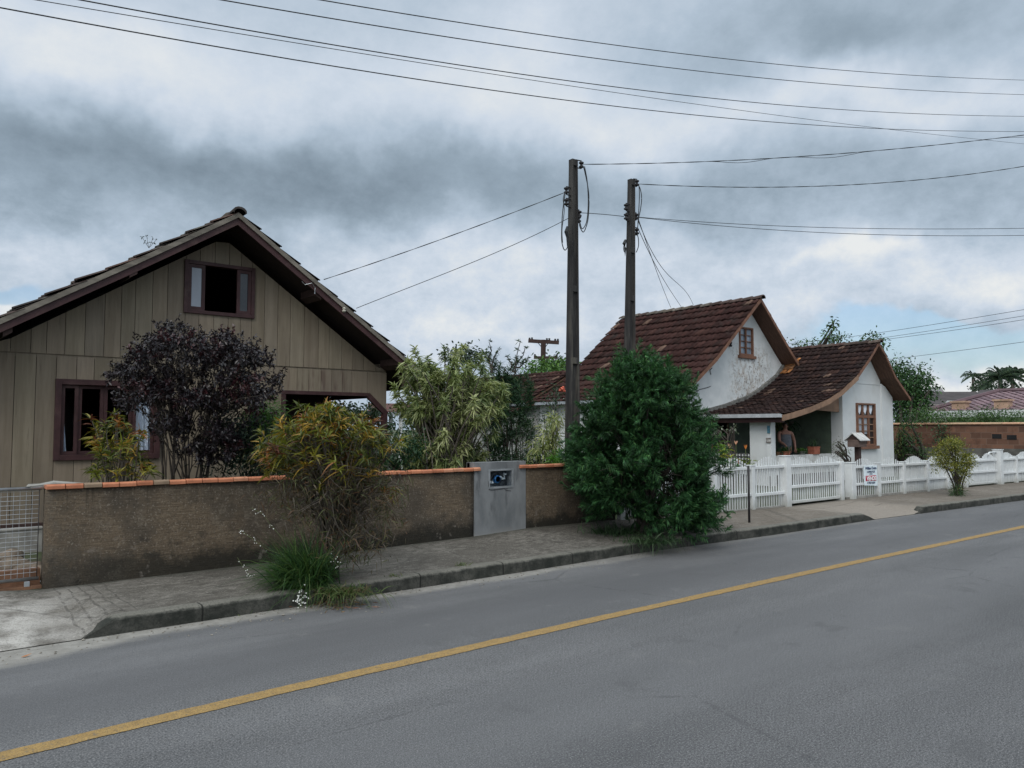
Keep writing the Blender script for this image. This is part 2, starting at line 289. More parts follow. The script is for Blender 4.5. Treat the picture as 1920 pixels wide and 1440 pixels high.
def mk_brick():
    t=NT('old_brick'); 
    if True:
        v=t.geo(); x,y,z=t.sep(v); cb=t.node('ShaderNodeCombineXYZ'); t.L(y,cb.inputs[0]); t.L(z,cb.inputs[1])
        b=t.node('ShaderNodeTexBrick'); b.inputs['Scale'].default_value=1; b.inputs['Brick Width'].default_value=.3; b.inputs['Row Height'].default_value=.19; b.inputs['Mortar Size'].default_value=.012
        b.inputs['Color1'].default_value=(.105,.058,.042,1); b.inputs['Color2'].default_value=(.20,.105,.07,1); b.inputs['Mortar'].default_value=(.16,.10,.075,1); t.L(cb.outputs[0],b.inputs[0])
        n=t.noise(v,2.2,7,.7); c=t.mix(t.ramp(n,.48,.68,0,.75),b.outputs[0],(.085,.042,.03)); c=t.mix(t.ramp(t.noise(v,7,6,.7),.6,.72,0,.6),c,(.05,.03,.025)); t.bump(b.outputs[1],-.5,.01)
    return t.done(c,.9,.15)
BRICK=mk_brick()
SOIL=plain('garden_soil',(.055,.06,.032),.95,.45,2.5,bump=.5,bs=12,dirt=(.04,.07,.02),dirtamt=.7)
GROUNDM=plain('ground',(.075,.09,.045),.95,.35,.3,bump=.4,bs=6)
CONCRETE=plain('pale_concrete',(.26,.25,.23),.9,.25,5,bump=.3,dirt=(.12,.11,.1),dirtamt=.5)
ROCKM=plain('rock',(.17,.135,.105),.95,.35,9,bump=.6,bs=30,dirt=(.10,.09,.07),dirtamt=.6)
GRAVEL=plain('gravel',(.30,.31,.33),.95,.6,22,bump=.8,bs=45)
ORANGEBRICK=plain('orange_brick',(.175,.092,.055),.85,.3,6,bump=.3,dirt=(.10,.06,.04),dirtamt=.6)
def mk_pole():
    t=NT('pole_concrete'); v=t.geo(); n=t.noise(t.geo((3,3,.35)),3,6,.65); b=t.noise(v,.8,3); x,y,z=t.sep(v); f=t.noise(v,60,3)
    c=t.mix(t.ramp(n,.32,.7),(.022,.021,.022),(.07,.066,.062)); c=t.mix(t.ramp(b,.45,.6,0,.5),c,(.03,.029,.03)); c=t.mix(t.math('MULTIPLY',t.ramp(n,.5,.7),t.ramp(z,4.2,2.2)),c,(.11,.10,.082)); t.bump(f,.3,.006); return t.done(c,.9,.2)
POLE=mk_pole()
# ------------------------------------------------------------------ sky and light
SUN_EL,SUN_AZ=R(42),R(215)     # azimuth of the sun, measured from +x towards +y
def mk_world():
    w=bpy.data.worlds.new('World'); S.world=w; w.use_nodes=True; t=w.node_tree; n=t.nodes; n.clear()
    def nd(ty,**k):
        q=n.new(ty)
        for a,v in k.items(): setattr(q,a,v)
        return q
    def put(s,v):
        if isinstance(v,(int,float)): s.default_value=v
        elif isinstance(v,tuple): s.default_value=(*v,1) if len(v)==3 and s.type=='RGBA' else v
        else: t.links.new(v,s)
    def mt(op,a,b=None,c=None,cl=False):
        q=nd('ShaderNodeMath',operation=op,use_clamp=cl)
        for i,v in enumerate((a,b,c)):
            if v is not None: put(q.inputs[i],v)
        return q.outputs[0]
    def mr(f,a,b,lo=0,hi=1):
        q=nd('ShaderNodeMapRange',interpolation_type='SMOOTHSTEP')
        for i,v in enumerate((f,a,b,lo,hi)): put(q.inputs[i],v)
        return q.outputs[0]
    tc=nd('ShaderNodeTexCoord'); D=tc.outputs['Generated']
    sp=nd('ShaderNodeSeparateXYZ'); t.links.new(D,sp.inputs[0]); X,Y,Z=sp.outputs
    def noise(sc,det,ro,vec=D,stretch=(1,1,1),off=(0,0,0),col=False):
        mp=nd('ShaderNodeMapping'); put(mp.inputs['Scale'],stretch); put(mp.inputs['Location'],off); t.links.new(vec,mp.inputs[0])
        q=nd('ShaderNodeTexNoise'); put(q.inputs['Scale'],sc); put(q.inputs['Detail'],det); put(q.inputs['Roughness'],ro); t.links.new(mp.outputs[0],q.inputs['Vector']); return q.outputs[1 if col else 0]
    az=mt('MULTIPLY',mt('ARCTAN2',Y,X),180/math.pi); el=mt('MULTIPLY',mt('ARCSINE',Z),180/math.pi)
    wa=noise(3.2,5,.55,off=(3,1,2)); wb=noise(3.2,5,.55,off=(9,4,7)); wc=noise(11,4,.6,off=(1,8,3)); wd=noise(11,4,.6,off=(5,2,9))
    az=mt('ADD',az,mt('ADD',mt('MULTIPLY',mt('SUBTRACT',wa,.5),17),mt('MULTIPLY',mt('SUBTRACT',wc,.5),6)))
    el=mt('ADD',el,mt('ADD',mt('MULTIPLY',mt('SUBTRACT',wb,.5),10),mt('MULTIPLY',mt('SUBTRACT',wd,.5),3.6)))
    def blob(px,py,rx,ry,amp,rot=0):
        d=ray(px,py); d=d/np.linalg.norm(d); a0=math.degrees(math.atan2(d[1],d[0])); e0=math.degrees(math.asin(d[2]))
        k=math.degrees(1/F); sx=rx*k/max(.6,math.cos(math.radians(e0))); sy=ry*k; c,s_=math.cos(R(rot)),math.sin(R(rot))
        da=mt('SUBTRACT',az,a0); de=mt('SUBTRACT',el,e0)
        u=mt('ADD',mt('MULTIPLY',da,c/sx),mt('MULTIPLY',de,s_/sx)); v=mt('ADD',mt('MULTIPLY',da,-s_/sy),mt('MULTIPLY',de,c/sy))
        q=mt('ADD',mt('MULTIPLY',u,u),mt('MULTIPLY',v,v)); return mt('MULTIPLY',mt('EXPONENT',mt('MULTIPLY',q,-1)),amp)
    # cloud banks, each a soft mass at its own bearing and height: (photo x, y) give the bearing
    B=.725
    for b in [(250,135,560,90,.14),(60,110,300,90,.04),(1010,130,190,110,.16),(1180,240,260,60,.12),(330,292,560,72,-.18,-3),(40,330,360,95,-.09),(740,345,380,85,-.14,-5),(980,270,140,70,-.07),
              (1560,60,420,75,-.11),(1640,115,130,40,-.09),(1700,200,320,40,.12,4),(1480,330,420,48,-.09),(1250,390,260,40,-.08),(880,500,260,60,.13),(700,440,130,40,.05),(1500,480,380,40,.10),(330,470,260,60,-.06),
              (110,480,150,40,.12),(20,575,90,26,.22),(1880,495,110,34,.16),(1650,470,70,18,.14),(1450,560,260,40,.06),(1830,745,110,38,.34),(1150,600,420,50,.07),(860,610,260,50,.08),(1880,330,160,60,-.06)]:
        B=mt('ADD',B,blob(*b))
    n1=noise(6,10,.68,stretch=(1,1,1.7),off=(2,2,0)); n2=noise(17,9,.7,stretch=(1,1,1.5))
    soft=mr(Z,.42,.12,.5,1.0)
    B=mt('ADD',B,mt('MULTIPLY',mt('SUBTRACT',n1,.5),mt('MULTIPLY',soft,.27))); B=mt('ADD',B,mt('MULTIPLY',mt('SUBTRACT',n2,.5),mt('MULTIPLY',soft,.21))); n3=noise(30,8,.66,stretch=(1,1,1.4),off=(4,6,1)); B=mt('ADD',B,mt('MULTIPLY',mt('SUBTRACT',n3,.5),mr(Z,.40,.06,.08,.28)))
    rp=nd('ShaderNodeValToRGB'); t.links.new(B,rp.inputs[0]); e=rp.color_ramp.elements
    lin=lambda c:tuple((v/255/12.92 if v<10 else ((v/255+.055)/1.055)**2.4) for v in c)
    stops=[(.30,(112,127,140)),(.45,(124,140,154)),(.58,(150,167,182)),(.70,(178,194,210)),(.82,(205,216,229)),(.95,(232,235,236))]
    while len(e)<len(stops): e.new(.5)
    for q,(p,c) in zip(e,stops): q.position=p; q.color=(*lin(c),1)
    sky=nd('ShaderNodeTexSky',sky_type='NISHITA',sun_disc=False); sky.sun_elevation=SUN_EL; sky.sun_rotation=math.pi/2-SUN_AZ; sky.air_density=1.2; sky.dust_density=1.5
    # gaps of clear sky low on the right and at the far left
    gap=mt('ADD',mt('ADD',blob(1800,650,260,60,1.0,6),blob(20,540,90,26,1.1)),mt('ADD',blob(1770,600,90,30,.55),blob(1560,745,220,50,.35)))
    gm=mt('MULTIPLY',mr(mt('ADD',gap,mt('MULTIPLY',mt('SUBTRACT',n1,.5),1.1)),.42,.85),.62)
    k=nd('ShaderNodeVectorMath',operation='SCALE'); t.links.new(rp.outputs[0],k.inputs[0])
    # an overcast dome: brightest overhead and towards the hidden sun
    sd=(math.cos(SUN_EL)*math.cos(SUN_AZ),math.cos(SUN_EL)*math.sin(SUN_AZ),math.sin(SUN_EL))
    dt=nd('ShaderNodeVectorMath',operation='DOT_PRODUCT'); t.links.new(D,dt.inputs[0]); dt.inputs[1].default_value=sd
    boost=mt('ADD',mr(Z,.56,.92,1,ZEN),mr(dt.outputs['Value'],.2,.95,0,SUNW))
    put(k.inputs['Scale'],mt('MULTIPLY',boost,10.0)); warm=mr(boost,1,2.5,0,1)
    hz=nd('ShaderNodeMix',data_type='RGBA',blend_type='MULTIPLY'); t.links.new(warm,hz.inputs[0]); t.links.new(k.outputs[0],hz.inputs[6]); hz.inputs[7].default_value=(1.10,1.0,.88,1)
    ks=nd('ShaderNodeVectorMath',operation='MULTIPLY'); t.links.new(sky.outputs[0],ks.inputs[0]); ks.inputs[1].default_value=(.95,1.12,1.35)
    mx=nd('ShaderNodeMix',data_type='RGBA'); t.links.new(gm,mx.inputs[0]); t.links.new(hz.outputs[2],mx.inputs[6]); t.links.new(ks.outputs[0],mx.inputs[7])
    bg=nd('ShaderNodeBackground'); bg.inputs[1].default_value=.1; t.links.new(mx.outputs[2],bg.inputs[0]); o=nd('ShaderNodeOutputWorld'); t.links.new(bg.outputs[0],o.inputs[0])
    sl=bpy.data.lights.new('sun','SUN'); so=bpy.data.objects.new('sun',sl); COL.objects.link(so); sl.energy=SUNE; sl.angle=R(28); sl.color=(1,.96,.9)
    so.rotation_euler=Vector(sd).to_track_quat('Z','Y').to_euler()
ZEN,SUNW,SUNE=2.3,1.0,1.25
mk_world()
S.view_settings.view_transform='Standard'; S.view_settings.look='None'; S.view_settings.exposure=0; S.view_settings.gamma=1; S.view_settings.use_curve_mapping=False
S.cycles.max_bounces=6; S.cycles.transparent_max_bounces=8; S.cycles.sample_clamp_indirect=4
# ------------------------------------------------------------------ ground, road, pavement
def st(o): return tag(o,kind='structure')
def interp(x,pts): return float(np.interp(x,[p[0] for p in pts],[p[1] for p in pts]))
KY=[(-30,6.87),(6,6.89),(7.8,6.95),(10.8,6.8),(13.8,6.78),(15.8,6.67),(20.4,6.42),(26,6.05),(60,3.2),(140,-4.5)]      # face of the kerb
WY=[(-30,8.45),(16,8.42),(23.5,7.98),(30,7.5),(60,5.0),(140,-2.6)]                                                  # front line of walls and fences
WZ=[(-30,.17),(.9,.175),(1.25,.145),(3.4,.16),(6.2,.20),(7.2,.235),(9,.22),(12,.15),(14,.12),(16,.125),(22,.14),(140,.14)]   # pavement height along the walls
def kd(x):   # 1 where the kerb stands, 0 where it drops for a drive
    a=np.clip((x-1.30)/.20,0,1); b=1-np.clip((x-13.65)/.35,0,1)+np.clip((x-15.55)/.25,0,1); return float(min(a,b,1))
mb=MB(); mb.add([(-300,-300,-.03),(700,-300,-.03),(700,700,-.03),(-300,700,-.03)],[(0,1,2,3)]); st(mb.build('ground',GROUNDM))
mb=MB()
xs=[-30,-10,0,3,6,7.8,9,10.8,13.8,15.8,20.4,26,35,60,140]
far=lambda x:interp(x,KY)-11.0
for a,b in zip(xs,xs[1:]): mb.add([(a,far(a),0),(b,far(b),0),(b,interp(b,KY)+.03,0),(a,interp(a,KY)+.03,0)],[(0,1,2,3)])
st(mb.build('road',ASPH))
LY=[(-30,4.70),(.5,4.71),(2,4.77),(5,4.80),(9,4.79),(15,4.70),(22,4.42),(30,3.9),(60,1.1),(140,-6.6)]
mb=MB(); xs=[-30,-5]+list(np.arange(-1,24,.035))+[24,26,30,45,60,140]; g=np.random.default_rng(5); e0=g.normal(size=len(xs))*.0035; e1=g.normal(size=len(xs))*.0035; sm=lambda e:np.convolve(e,[.3,.4,.3],'same')+np.convolve(g.normal(size=len(e)),np.ones(25)/25,'same')*.012
e0=sm(e0); e1=sm(e1)
for i in range(len(xs)-1):
    a,b=xs[i],xs[i+1]; mb.add([(a,interp(a,LY)-.064+e0[i],.004),(b,interp(b,LY)-.064+e0[i+1],.004),(b,interp(b,LY)+.064+e1[i+1],.004),(a,interp(a,LY)+.064+e1[i],.004)],[(0,1,2,3)])
st(mb.build('road_marking',YEL))
xs=sorted(set(list(np.arange(-12,-1,1.0))+list(np.arange(-1,3,.12))+list(np.arange(3,16.5,.2))+list(np.arange(16.5,32,.6))+list(np.arange(32,141,9))))
V=[];Q=[];nj=11
for x in xs:
    d=kd(x); k0=interp(x,KY)+.11*d; w=interp(x,WY)+.02
    for j in range(nj):
        v=j/(nj-1); zk=.007+.123*d; zz=zk+(interp(x,WZ)-zk)*v**(1 if d>.5 else .8); zz+=.006*math.sin(x*3.1+j)*math.sin(j*1.7)*(0 if j in(0,nj-1) else 1)
        V.append((x,k0+(w-k0)*v,zz))
for i in range(len(xs)-1):
    for j in range(nj-1): a=i*nj+j; Q.append((a,a+nj,a+nj+1,a+1))
st(quads('pavement',V,Q,(.2,.2,.2),WALK,None))
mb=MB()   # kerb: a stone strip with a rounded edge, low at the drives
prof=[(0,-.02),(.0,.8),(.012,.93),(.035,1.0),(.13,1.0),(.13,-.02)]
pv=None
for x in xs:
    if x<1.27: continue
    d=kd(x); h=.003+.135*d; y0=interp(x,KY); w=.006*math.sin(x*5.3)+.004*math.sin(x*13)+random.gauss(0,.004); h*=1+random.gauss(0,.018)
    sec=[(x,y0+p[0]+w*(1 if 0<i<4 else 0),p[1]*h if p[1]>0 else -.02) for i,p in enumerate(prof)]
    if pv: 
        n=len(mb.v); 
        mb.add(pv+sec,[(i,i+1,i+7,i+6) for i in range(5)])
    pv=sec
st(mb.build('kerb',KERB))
mb=MB(); g=random.Random(9)
for i in range(420):
    x=abs(g.gauss(0,1))*6+g.uniform(-1,2); d_=abs(g.gauss(0,.22)); r=g.uniform(.003,.010)*(1.5 if g.random()<.08 else 1); y=interp(x,KY)-.01-d_
    mb.ball((x,y,r*.4),r,5,(1.2,1,.7),.4)
tag(mb.build('road_grit',plain('grit',(.24,.22,.19),.95,.5,30,bump=0)),'small stones and grit lying along the kerb','grit',kind='stuff')
mb=MB()
xs2=[-12,1.2,6,9,12,16,23.5,30,60]
for a,b in zip(xs2,xs2[1:]): mb.add([(a,interp(a,WY)+.03,.15),(b,interp(b,WY)+.03,.15),(b,60,.15),(a,60,.15)],[(0,1,2,3)])
st(mb.build('garden_ground',SOIL))
# ------------------------------------------------------------------ rendered wall with a tile coping and a meter panel
gw=thing('garden_wall','stained brown rendered wall with orange tile coping and a grey meter panel','wall',(1.24,8.45,.14))
def rough_wall(name,x0,x1,zt,parent,mat):
    V=[];Q=[];nx=max(2,int((x1-x0)/.08));nz=14
    g=np.random.default_rng(3)
    for side in (0,1):
        for i in range(nx+1):
            for k in range(nz+1):
                x=x0+(x1-x0)*i/nx; V.append((x,8.45+side*.14+(g.normal()*.0022 if 0<i<nx else 0)*(1 if side==0 else 0),.02+(zt-.02)*k/nz))
    o=(nx+1)*(nz+1)
    for side in (0,1):
        for i in range(nx):
            for k in range(nz): a=side*o+i*(nz+1)+k; q=(a,a+nz+1,a+nz+2,a+1); Q.append(q if side==0 else q[::-1])
    for i in range(nx): a=i*(nz+1)+nz; Q.append((a,a+nz+1,o+a+nz+1,o+a))
    for k in range(nz):
        Q.append((k,k+1,o+k+1,o+k)); a=nx*(nz+1)+k; Q.append((a+1,a,o+a,o+a+1))
    return quads(name,V,Q,(.2,.2,.2),mat,parent)
rough_wall('wall',1.24,6.235,1.075,gw,PLAST); rough_wall('wall',7.15,9.0,1.075,gw,PLAST)
def coping(x0,x1,z,name='coping'):
    mb=MB(); x=x0; g=random.Random(int(x0*10)); cols=[(.42,.155,.08),(.46,.18,.095),(.37,.135,.07),(.48,.215,.125),(.40,.15,.08),(.22,.155,.105)]
    k=0
    while x<x1-.02:
        w=.155+g.random()*.012 if x0<2 else .15+g.random()*.02; w=min(w,x1-x); c=cols[g.randrange(5)] if not (x0<2 and k in (2,6)) else cols[5]
        mb.cur=c; dz=g.uniform(-.003,.003); dy=g.uniform(-.004,.004)
        mb.prism([(8.405+dy,z-.002+dz),(8.635,z-.002+dz),(8.635,z+.030+dz),(8.43+dy,z+.046+dz),(8.405+dy,z+.03+dz)],x,x+w-.007,'x'); x+=w; k+=1
    mb.build(name,TERRA,gw,bevel=.004)
coping(1.235,6.33,1.076); coping(7.02,8.6,1.086)
mb=MB(); mb.prism([(1.10,8.62),(1.12,8.5),(1.55,8.636),(1.5,8.9),(1.15,8.9)],1.085,1.105,'z'); mb.add([(1.06,8.47,1.105),(1.33,8.64,1.125),(1.6,8.64,1.11),(1.35,8.8,1.135)],[(0,1,3),(1,2,3)]); mb.build('mortar_cap',CONCRETE,gw)
mb=MB(); Y=8.438
bx0,bx1,bz0,bz1=6.49,6.90,.835,1.075
for a in [(6.24,bx0,.1,1.185),(bx1,7.145,.1,1.185),(bx0,bx1,.1,bz0),(bx0,bx1,bz1,1.185)]: mb.box(a[0],a[1],Y,8.62,a[2],a[3])
mb.box(6.24,7.145,8.55,8.61,.1,1.18); mb.build('cement_panel',CEM,gw)
mbx=MB(); 
for a in [(bx0-.012,bx0+.012,bz0-.012,bz1+.012),(bx1-.012,bx1+.012,bz0-.012,bz1+.012),(bx0+.013,bx1-.013,bz0-.012,bz0+.012),(bx0+.013,bx1-.013,bz1-.012,bz1+.012)]: mbx.box(a[0],a[1],Y-.008,Y+.05,a[2],a[3])
box=mbx.build('meter_box',GALV,gw)
t=NT('box_dark'); MBACK=t.done((.04,.045,.05),.6,.3)
mb=MB(); mb.box(bx0+.012,bx1-.012,Y+.10,Y+.108,bz0,bz1); mb.build('back_panel',plain('meter_back',(.07,.075,.08),.7,.6,18,bump=0),box)
mb=MB(); mb.lathe((6.655,Y+.06,.945),[(.055,0),(.055,.035),(.04,.045)],14,(0,-1,0)); mb.build('meter',plain('meter_blue',(.03,.13,.30),.4,.3,10,bump=0),box,True)
mb=MB(); mb.tube([(6.60,Y+.06,.90),(6.56,Y+.06,.90),(6.53,Y+.06,.935),(6.50,Y+.06,.935)],.017,8); mb.tube([(6.70,Y+.06,.96),(6.735,Y+.06,.975),(6.77,Y+.06,.945),(6.80,Y+.06,.945),(6.80,Y+.06,1.01),(6.79,Y+.06,1.02)],.015,8); mb.box(6.785,6.825,Y+.04,Y+.07,1.0,1.02); mb.build('pipe',plain('pipe_white',(.6,.62,.62),.5,.1,9,bump=0),box)
mb=MB(); mb.box(bx0+.013,bx1-.013,Y+.012,Y+.015,bz0+.013,bz1-.013)
t=NT('clear_pane'); t.done((.9,.95,1),.08,.5); t.b.inputs['Transmission Weight'].default_value=1; t.b.inputs['IOR'].default_value=1.1; CLEAR=t.m
mb.build('pane',CLEAR,box)
mb=MB(); cr=[(6.75,.82),(6.765,.80),(6.80,.785),(6.84,.78),(6.87,.775)]
mb.tube([(6.475,Y-.002,.93),(6.478,Y-.002,.86),(6.49,Y-.002,.81),(6.52,Y-.002,.80),(6.74,Y-.002,.812)],.0035,4); mb.tube([(a,Y-.002,b) for a,b in cr],.004,4); mb.build('crack',IRON,gw)
# ------------------------------------------------------------------ wire mesh gate at the far left
gt=thing('mesh_gate','galvanised sliding gate of welded wire mesh beside the wall end','gate',(-.5,8.52,.17))
mb=MB(); 
mb.tube([(-2.6,8.52,1.085),(1.215,8.52,1.085)],.017,8); mb.build('top_rail',STEEL,gt,True)
mb=MB(); mb.tube([(-2.6,8.52,.245),(1.21,8.52,.245)],.017,8); mb.build('bottom_rail',STEEL,gt,True)
mb=MB(); mb.tube([(1.195,8.52,.25),(1.195,8.52,1.08)],.004,6); mb.build('end_post',IRON,gt,True)
mb=MB()
for z in np.arange(.30,1.07,.042): mb.tube([(-2.6,8.52,z),(1.19,8.52,z+.004)],.0019,4,False)
for x in np.arange(-2.56,1.18,.05): mb.tube([(x,8.524,.25),(x,8.524,1.08)],.0017,4,False)
mb.build('wire_mesh',GALV,gt)
mb=MB(); mb.box(1.095,1.14,8.505,8.53,.16,.225); mb.build('roller_bracket',GALV,gt,bevel=.004)
th=MB(); th.box(-4,1.235,8.5,8.66,.1,.178); th.box(-4,1.235,8.6,8.72,.178,.32); st_=th.build('brick_threshold',ORANGEBRICK); tag(st_,'low orange brick threshold under the wire mesh gate','threshold')
rk=[(*ony(70,1076,9.1),.15,.6),(*ony(22,1040,9.5),.10,.8),(*ony(24,1060,9.3),.13,.7),(*ony(55,1072,9.2),.15,.65),(*ony(40,1090,8.95),.08,.6)]
rk=[(a,b,c-.06,d,e) for a,b,c,d,e in rk]
lb=['broad grey boulder behind the gate, next to the wall end','tan stone on top of the pile behind the mesh gate','rounded brown stone low in the pile behind the gate','flat grey stone half hidden by the wall end','small stone nearest the gate threshold']
for q,l in zip(rk,lb):
    mb=MB(); mb.ball((q[0],q[1],q[2]+q[3]*.4),q[3],14,(1.25,1,q[4]),.22); tag(mb.build('rock',ROCKM,None,True),l,'rock','stones behind the gate')
mb=MB(); g=random.Random(4)
for i in range(420):
    x=g.uniform(.2,1.3); y=g.uniform(8.75,9.4); r=g.uniform(.008,.02); mb.ball((x,y,.155+r*.4),r,5,(1,1,.7),.3)
tag(mb.build('gravel',GRAVEL),'pale gravel on the ground behind the mesh gate','gravel',kind='stuff')
mb=MB(); mb.box(-2,1.6,11.0,11.12,.1,.42); mb.box(-2,1.6,10.99,11.13,.42,.45); tag(mb.build('garden_edging',CONCRETE,None,bevel=.01),'low pale concrete edging in front of the wooden house','kerb')
# ------------------------------------------------------------------ white picket fences
def fy(x): return interp(x,WY)
def picket_panel(root,x0,x1,zb,zt,crests,pitch=.083,amp=.15,gate=False,close=False):
    """one bay between posts: pickets under a scalloped top, two or three rails"""
    L=x1-x0; n=max(3,int(round(L/pitch))); mb=MB(); g=random.Random(int(x0*100))
    for i in range(n):
        x=x0+(i+.5)*L/n; u=((x-x0)/L*crests)%1; h=zt+amp*math.sin(math.pi*u)-.02; w=.0185 if not close else .039; y=fy(x)+.02
        l=g.gauss(0,.004); h+=g.gauss(0,.002); mb.obox((x+l/2,y+g.gauss(0,.0015),(zb+h)/2),(w,0,0),(0,.005,0),(l,0,(h-zb)/2))
    p=mb.build('pickets',WHITEF,root)
    zs=[zt-.055,zb+.26] if not gate else [zt-.06,zb+.34,zb+.04]
    for z in zs:
        r=MB(); r.bar((x0,fy(x0)-.015,z),(x1,fy(x1)-.015,z),.05,.055); r.build('rail',WHITEF,p,bevel=.006)
def post(root,x,w,zb,zt,cap=True):
    mb=MB(); y=fy(x); mb.box(x-w,x+w,y-w,y+w,zb,zt); o=mb.build('post',WHITEF,root,bevel=.006)
    if cap: m2=MB(); m2.box(x-w-.012,x+w+.012,y-w-.012,y+w+.012,zt,zt+.016); m2.build('post_cap',WHITEF,o,bevel=.004)
    return o
f1=thing('picket_fence','white picket fence with wavy top, between the green bush and the double gate','fence',(11.4,8.43,.12),'white picket fences')
for a,b,zb in [(9.1,10.45,.22),(10.55,11.9,.17),(11.98,12.75,.15),(12.82,13.72,.14)]: pass
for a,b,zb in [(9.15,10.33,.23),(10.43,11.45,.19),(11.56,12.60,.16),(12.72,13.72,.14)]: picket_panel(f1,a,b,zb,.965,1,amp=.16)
for x in (9.1,10.38,11.505,12.66): post(f1,x,.05,.12,.95)
post(f1,13.8,.085,.08,1.10)
base=MB(); base.bar((9.1,8.46,.13),(13.75,8.45,.09),.12,.12); base.build('footing',CONCRETE,f1)
g1=thing('picket_gate','wide white picket gate with two wavy crests and three rails','gate',(14.9,8.43,.12),'white picket fences')
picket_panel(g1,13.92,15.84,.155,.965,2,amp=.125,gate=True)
mb=MB(); y=fy(15.93); mb.box(15.86,15.99,y-.06,y+.07,.07,.94); mb.build('post',WHITEF,g1,bevel=.008)
f2=thing('picket_fence','long white picket fence that carries the for sale sign','fence',(19,8.2,.12),'white picket fences')
xs=[16.32,17.42,18.52,19.62,20.62,21.62]
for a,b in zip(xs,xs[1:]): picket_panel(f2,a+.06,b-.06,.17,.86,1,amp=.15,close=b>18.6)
for i,x in enumerate(xs): post(f2,x,.085 if i==0 else .055,.08,.90 if i==0 else .86)
base=MB(); base.bar((16.2,fy(16.2)+.03,.12),(21.7,fy(21.7)+.03,.12),.12,.1); base.build('footing',CONCRETE,f2)
g2=thing('picket_gate','closed white gate of boards behind the yellow green street shrub','gate',(22.6,8.0,.12),'white picket fences')
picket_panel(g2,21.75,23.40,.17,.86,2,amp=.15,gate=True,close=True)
f3=thing('picket_fence','white fence at the right edge of the photo, with a tall hooked post','fence',(26,7.8,.12),'white picket fences')
xs=[23.55,24.6,25.7,26.8,27.9,29.0,30.1]
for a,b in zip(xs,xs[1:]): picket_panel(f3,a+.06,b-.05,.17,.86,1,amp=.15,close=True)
for i,x in enumerate(xs): post(f3,x,.10 if i==0 else .05,.08,1.06 if i==0 else .86)
mb=MB(); mb.tube([(23.5,fy(23.5),1.0),(23.1,fy(23.1)+.02,1.0),(22.98,fy(23),.97),(22.97,fy(23),.92)],.022,8); mb.build('hook',WHITEF,f3,True)
gp=thing('gate_post','grey concrete pillar between the fence and the closed white gate','post',(21.66,8.2,.12))
mb=MB(); mb.box(21.55,21.72,8.16,8.75,.1,.98); mb.build('pillar',plain('grey_pillar',(.42,.43,.43),.8,.15,4,bump=.1),gp)
mb=MB(); mb.box(21.50,21.77,8.12,8.79,.98,1.02); mb.build('cap',CONCRETE,gp)
# ------------------------------------------------------------------ lettering, sale sign
def text(body,size,name,mat,parent,org,right=(1,0,0),up=(0,0,1),align='CENTER',ext=.0008,bold=0):
    cu=bpy.data.curves.new(name,'FONT'); cu.body=body; cu.size=size; cu.extrude=ext; cu.align_x=align; cu.offset=bold
    o=bpy.data.objects.new(name+'_tmp',cu); COL.objects.link(o); bpy.context.view_layer.update()
    me=bpy.data.meshes.new_from_object(o.evaluated_get(bpy.context.evaluated_depsgraph_get())); bpy.data.objects.remove(o)
    r=Vector(right).normalized(); u=Vector(up).normalized(); nn=r.cross(u); M4=Matrix(((r.x,u.x,nn.x,org[0]),(r.y,u.y,nn.y,org[1]),(r.z,u.z,nn.z,org[2]),(0,0,0,1)))
    me.transform(M4); me.transform(Matrix.Translation(-Vector(WLOC[parent.name]))); me.materials.clear(); me.materials.append(mat); me.name=name
    return link(name,me,parent)
sg=thing('sale_sign','small white for sale sign with a red panel, fixed to the picket fence','sign',(17.03,8.32,.6))
sx0,sx1=16.76,17.31; sy=fy(17.03)-.062; 
rt=(1,(fy(17.31)-fy(16.76))/.55,0)
mb=MB(); mb.add([(sx0,sy+.017,.40),(sx1,sy-.015,.37),(sx1,sy-.015,.82),(sx0,sy+.017,.835),(sx0,sy+.023,.40),(sx1,sy-.009,.37),(sx1,sy-.009,.82),(sx0,sy+.023,.835)],[(0,1,2,3),(4,7,6,5),(0,4,5,1),(1,5,6,2),(2,6,7,3),(3,7,4,0)]); bd=mb.build('board',plain('sign_white',(.66,.74,.78),.5,.04,5,bump=0),sg)
NAVY=plain('sign_navy',(.02,.045,.12),.5,.1,9,bump=0); RED=plain('sign_red',(.45,.02,.06),.5,.1,9,bump=0); WT=plain('sign_letter_white',(.8,.8,.8),.5,.03,9,bump=0)
cx=17.035; 
text('Willian Dutra',.083,'lettering',NAVY,sg,(cx,sy-.004,.742),rt,bold=.002); text('CORRETOR',.062,'lettering',NAVY,sg,(cx,sy-.004,.668),rt,bold=.001); text('IMÓVEIS',.035,'lettering',NAVY,sg,(cx,sy-.004,.628),rt)
mb=MB(); a=sx0+.06;b=sx1-.06; k=(fy(b)-fy(a))/(b-a)
mb.add([(a,sy+.017-.006,.49),(b,sy-.015-.001,.485),(b,sy-.015-.001,.605),(a,sy+.017-.006,.605),(a,sy+.017-.002,.49),(b,sy-.015+.003,.485),(b,sy-.015+.003,.605),(a,sy+.017-.002,.605)],[(0,1,2,3),(4,7,6,5),(0,4,5,1),(1,5,6,2),(2,6,7,3),(3,7,4,0)]); mb.build('red_panel',RED,sg)
text('VENDE',.120,'lettering',WT,sg,(cx,sy-.011,.504),rt,bold=.005); text('9 9957-2029',.062,'lettering',NAVY,sg,(cx,sy-.005,.425),rt,bold=.001)
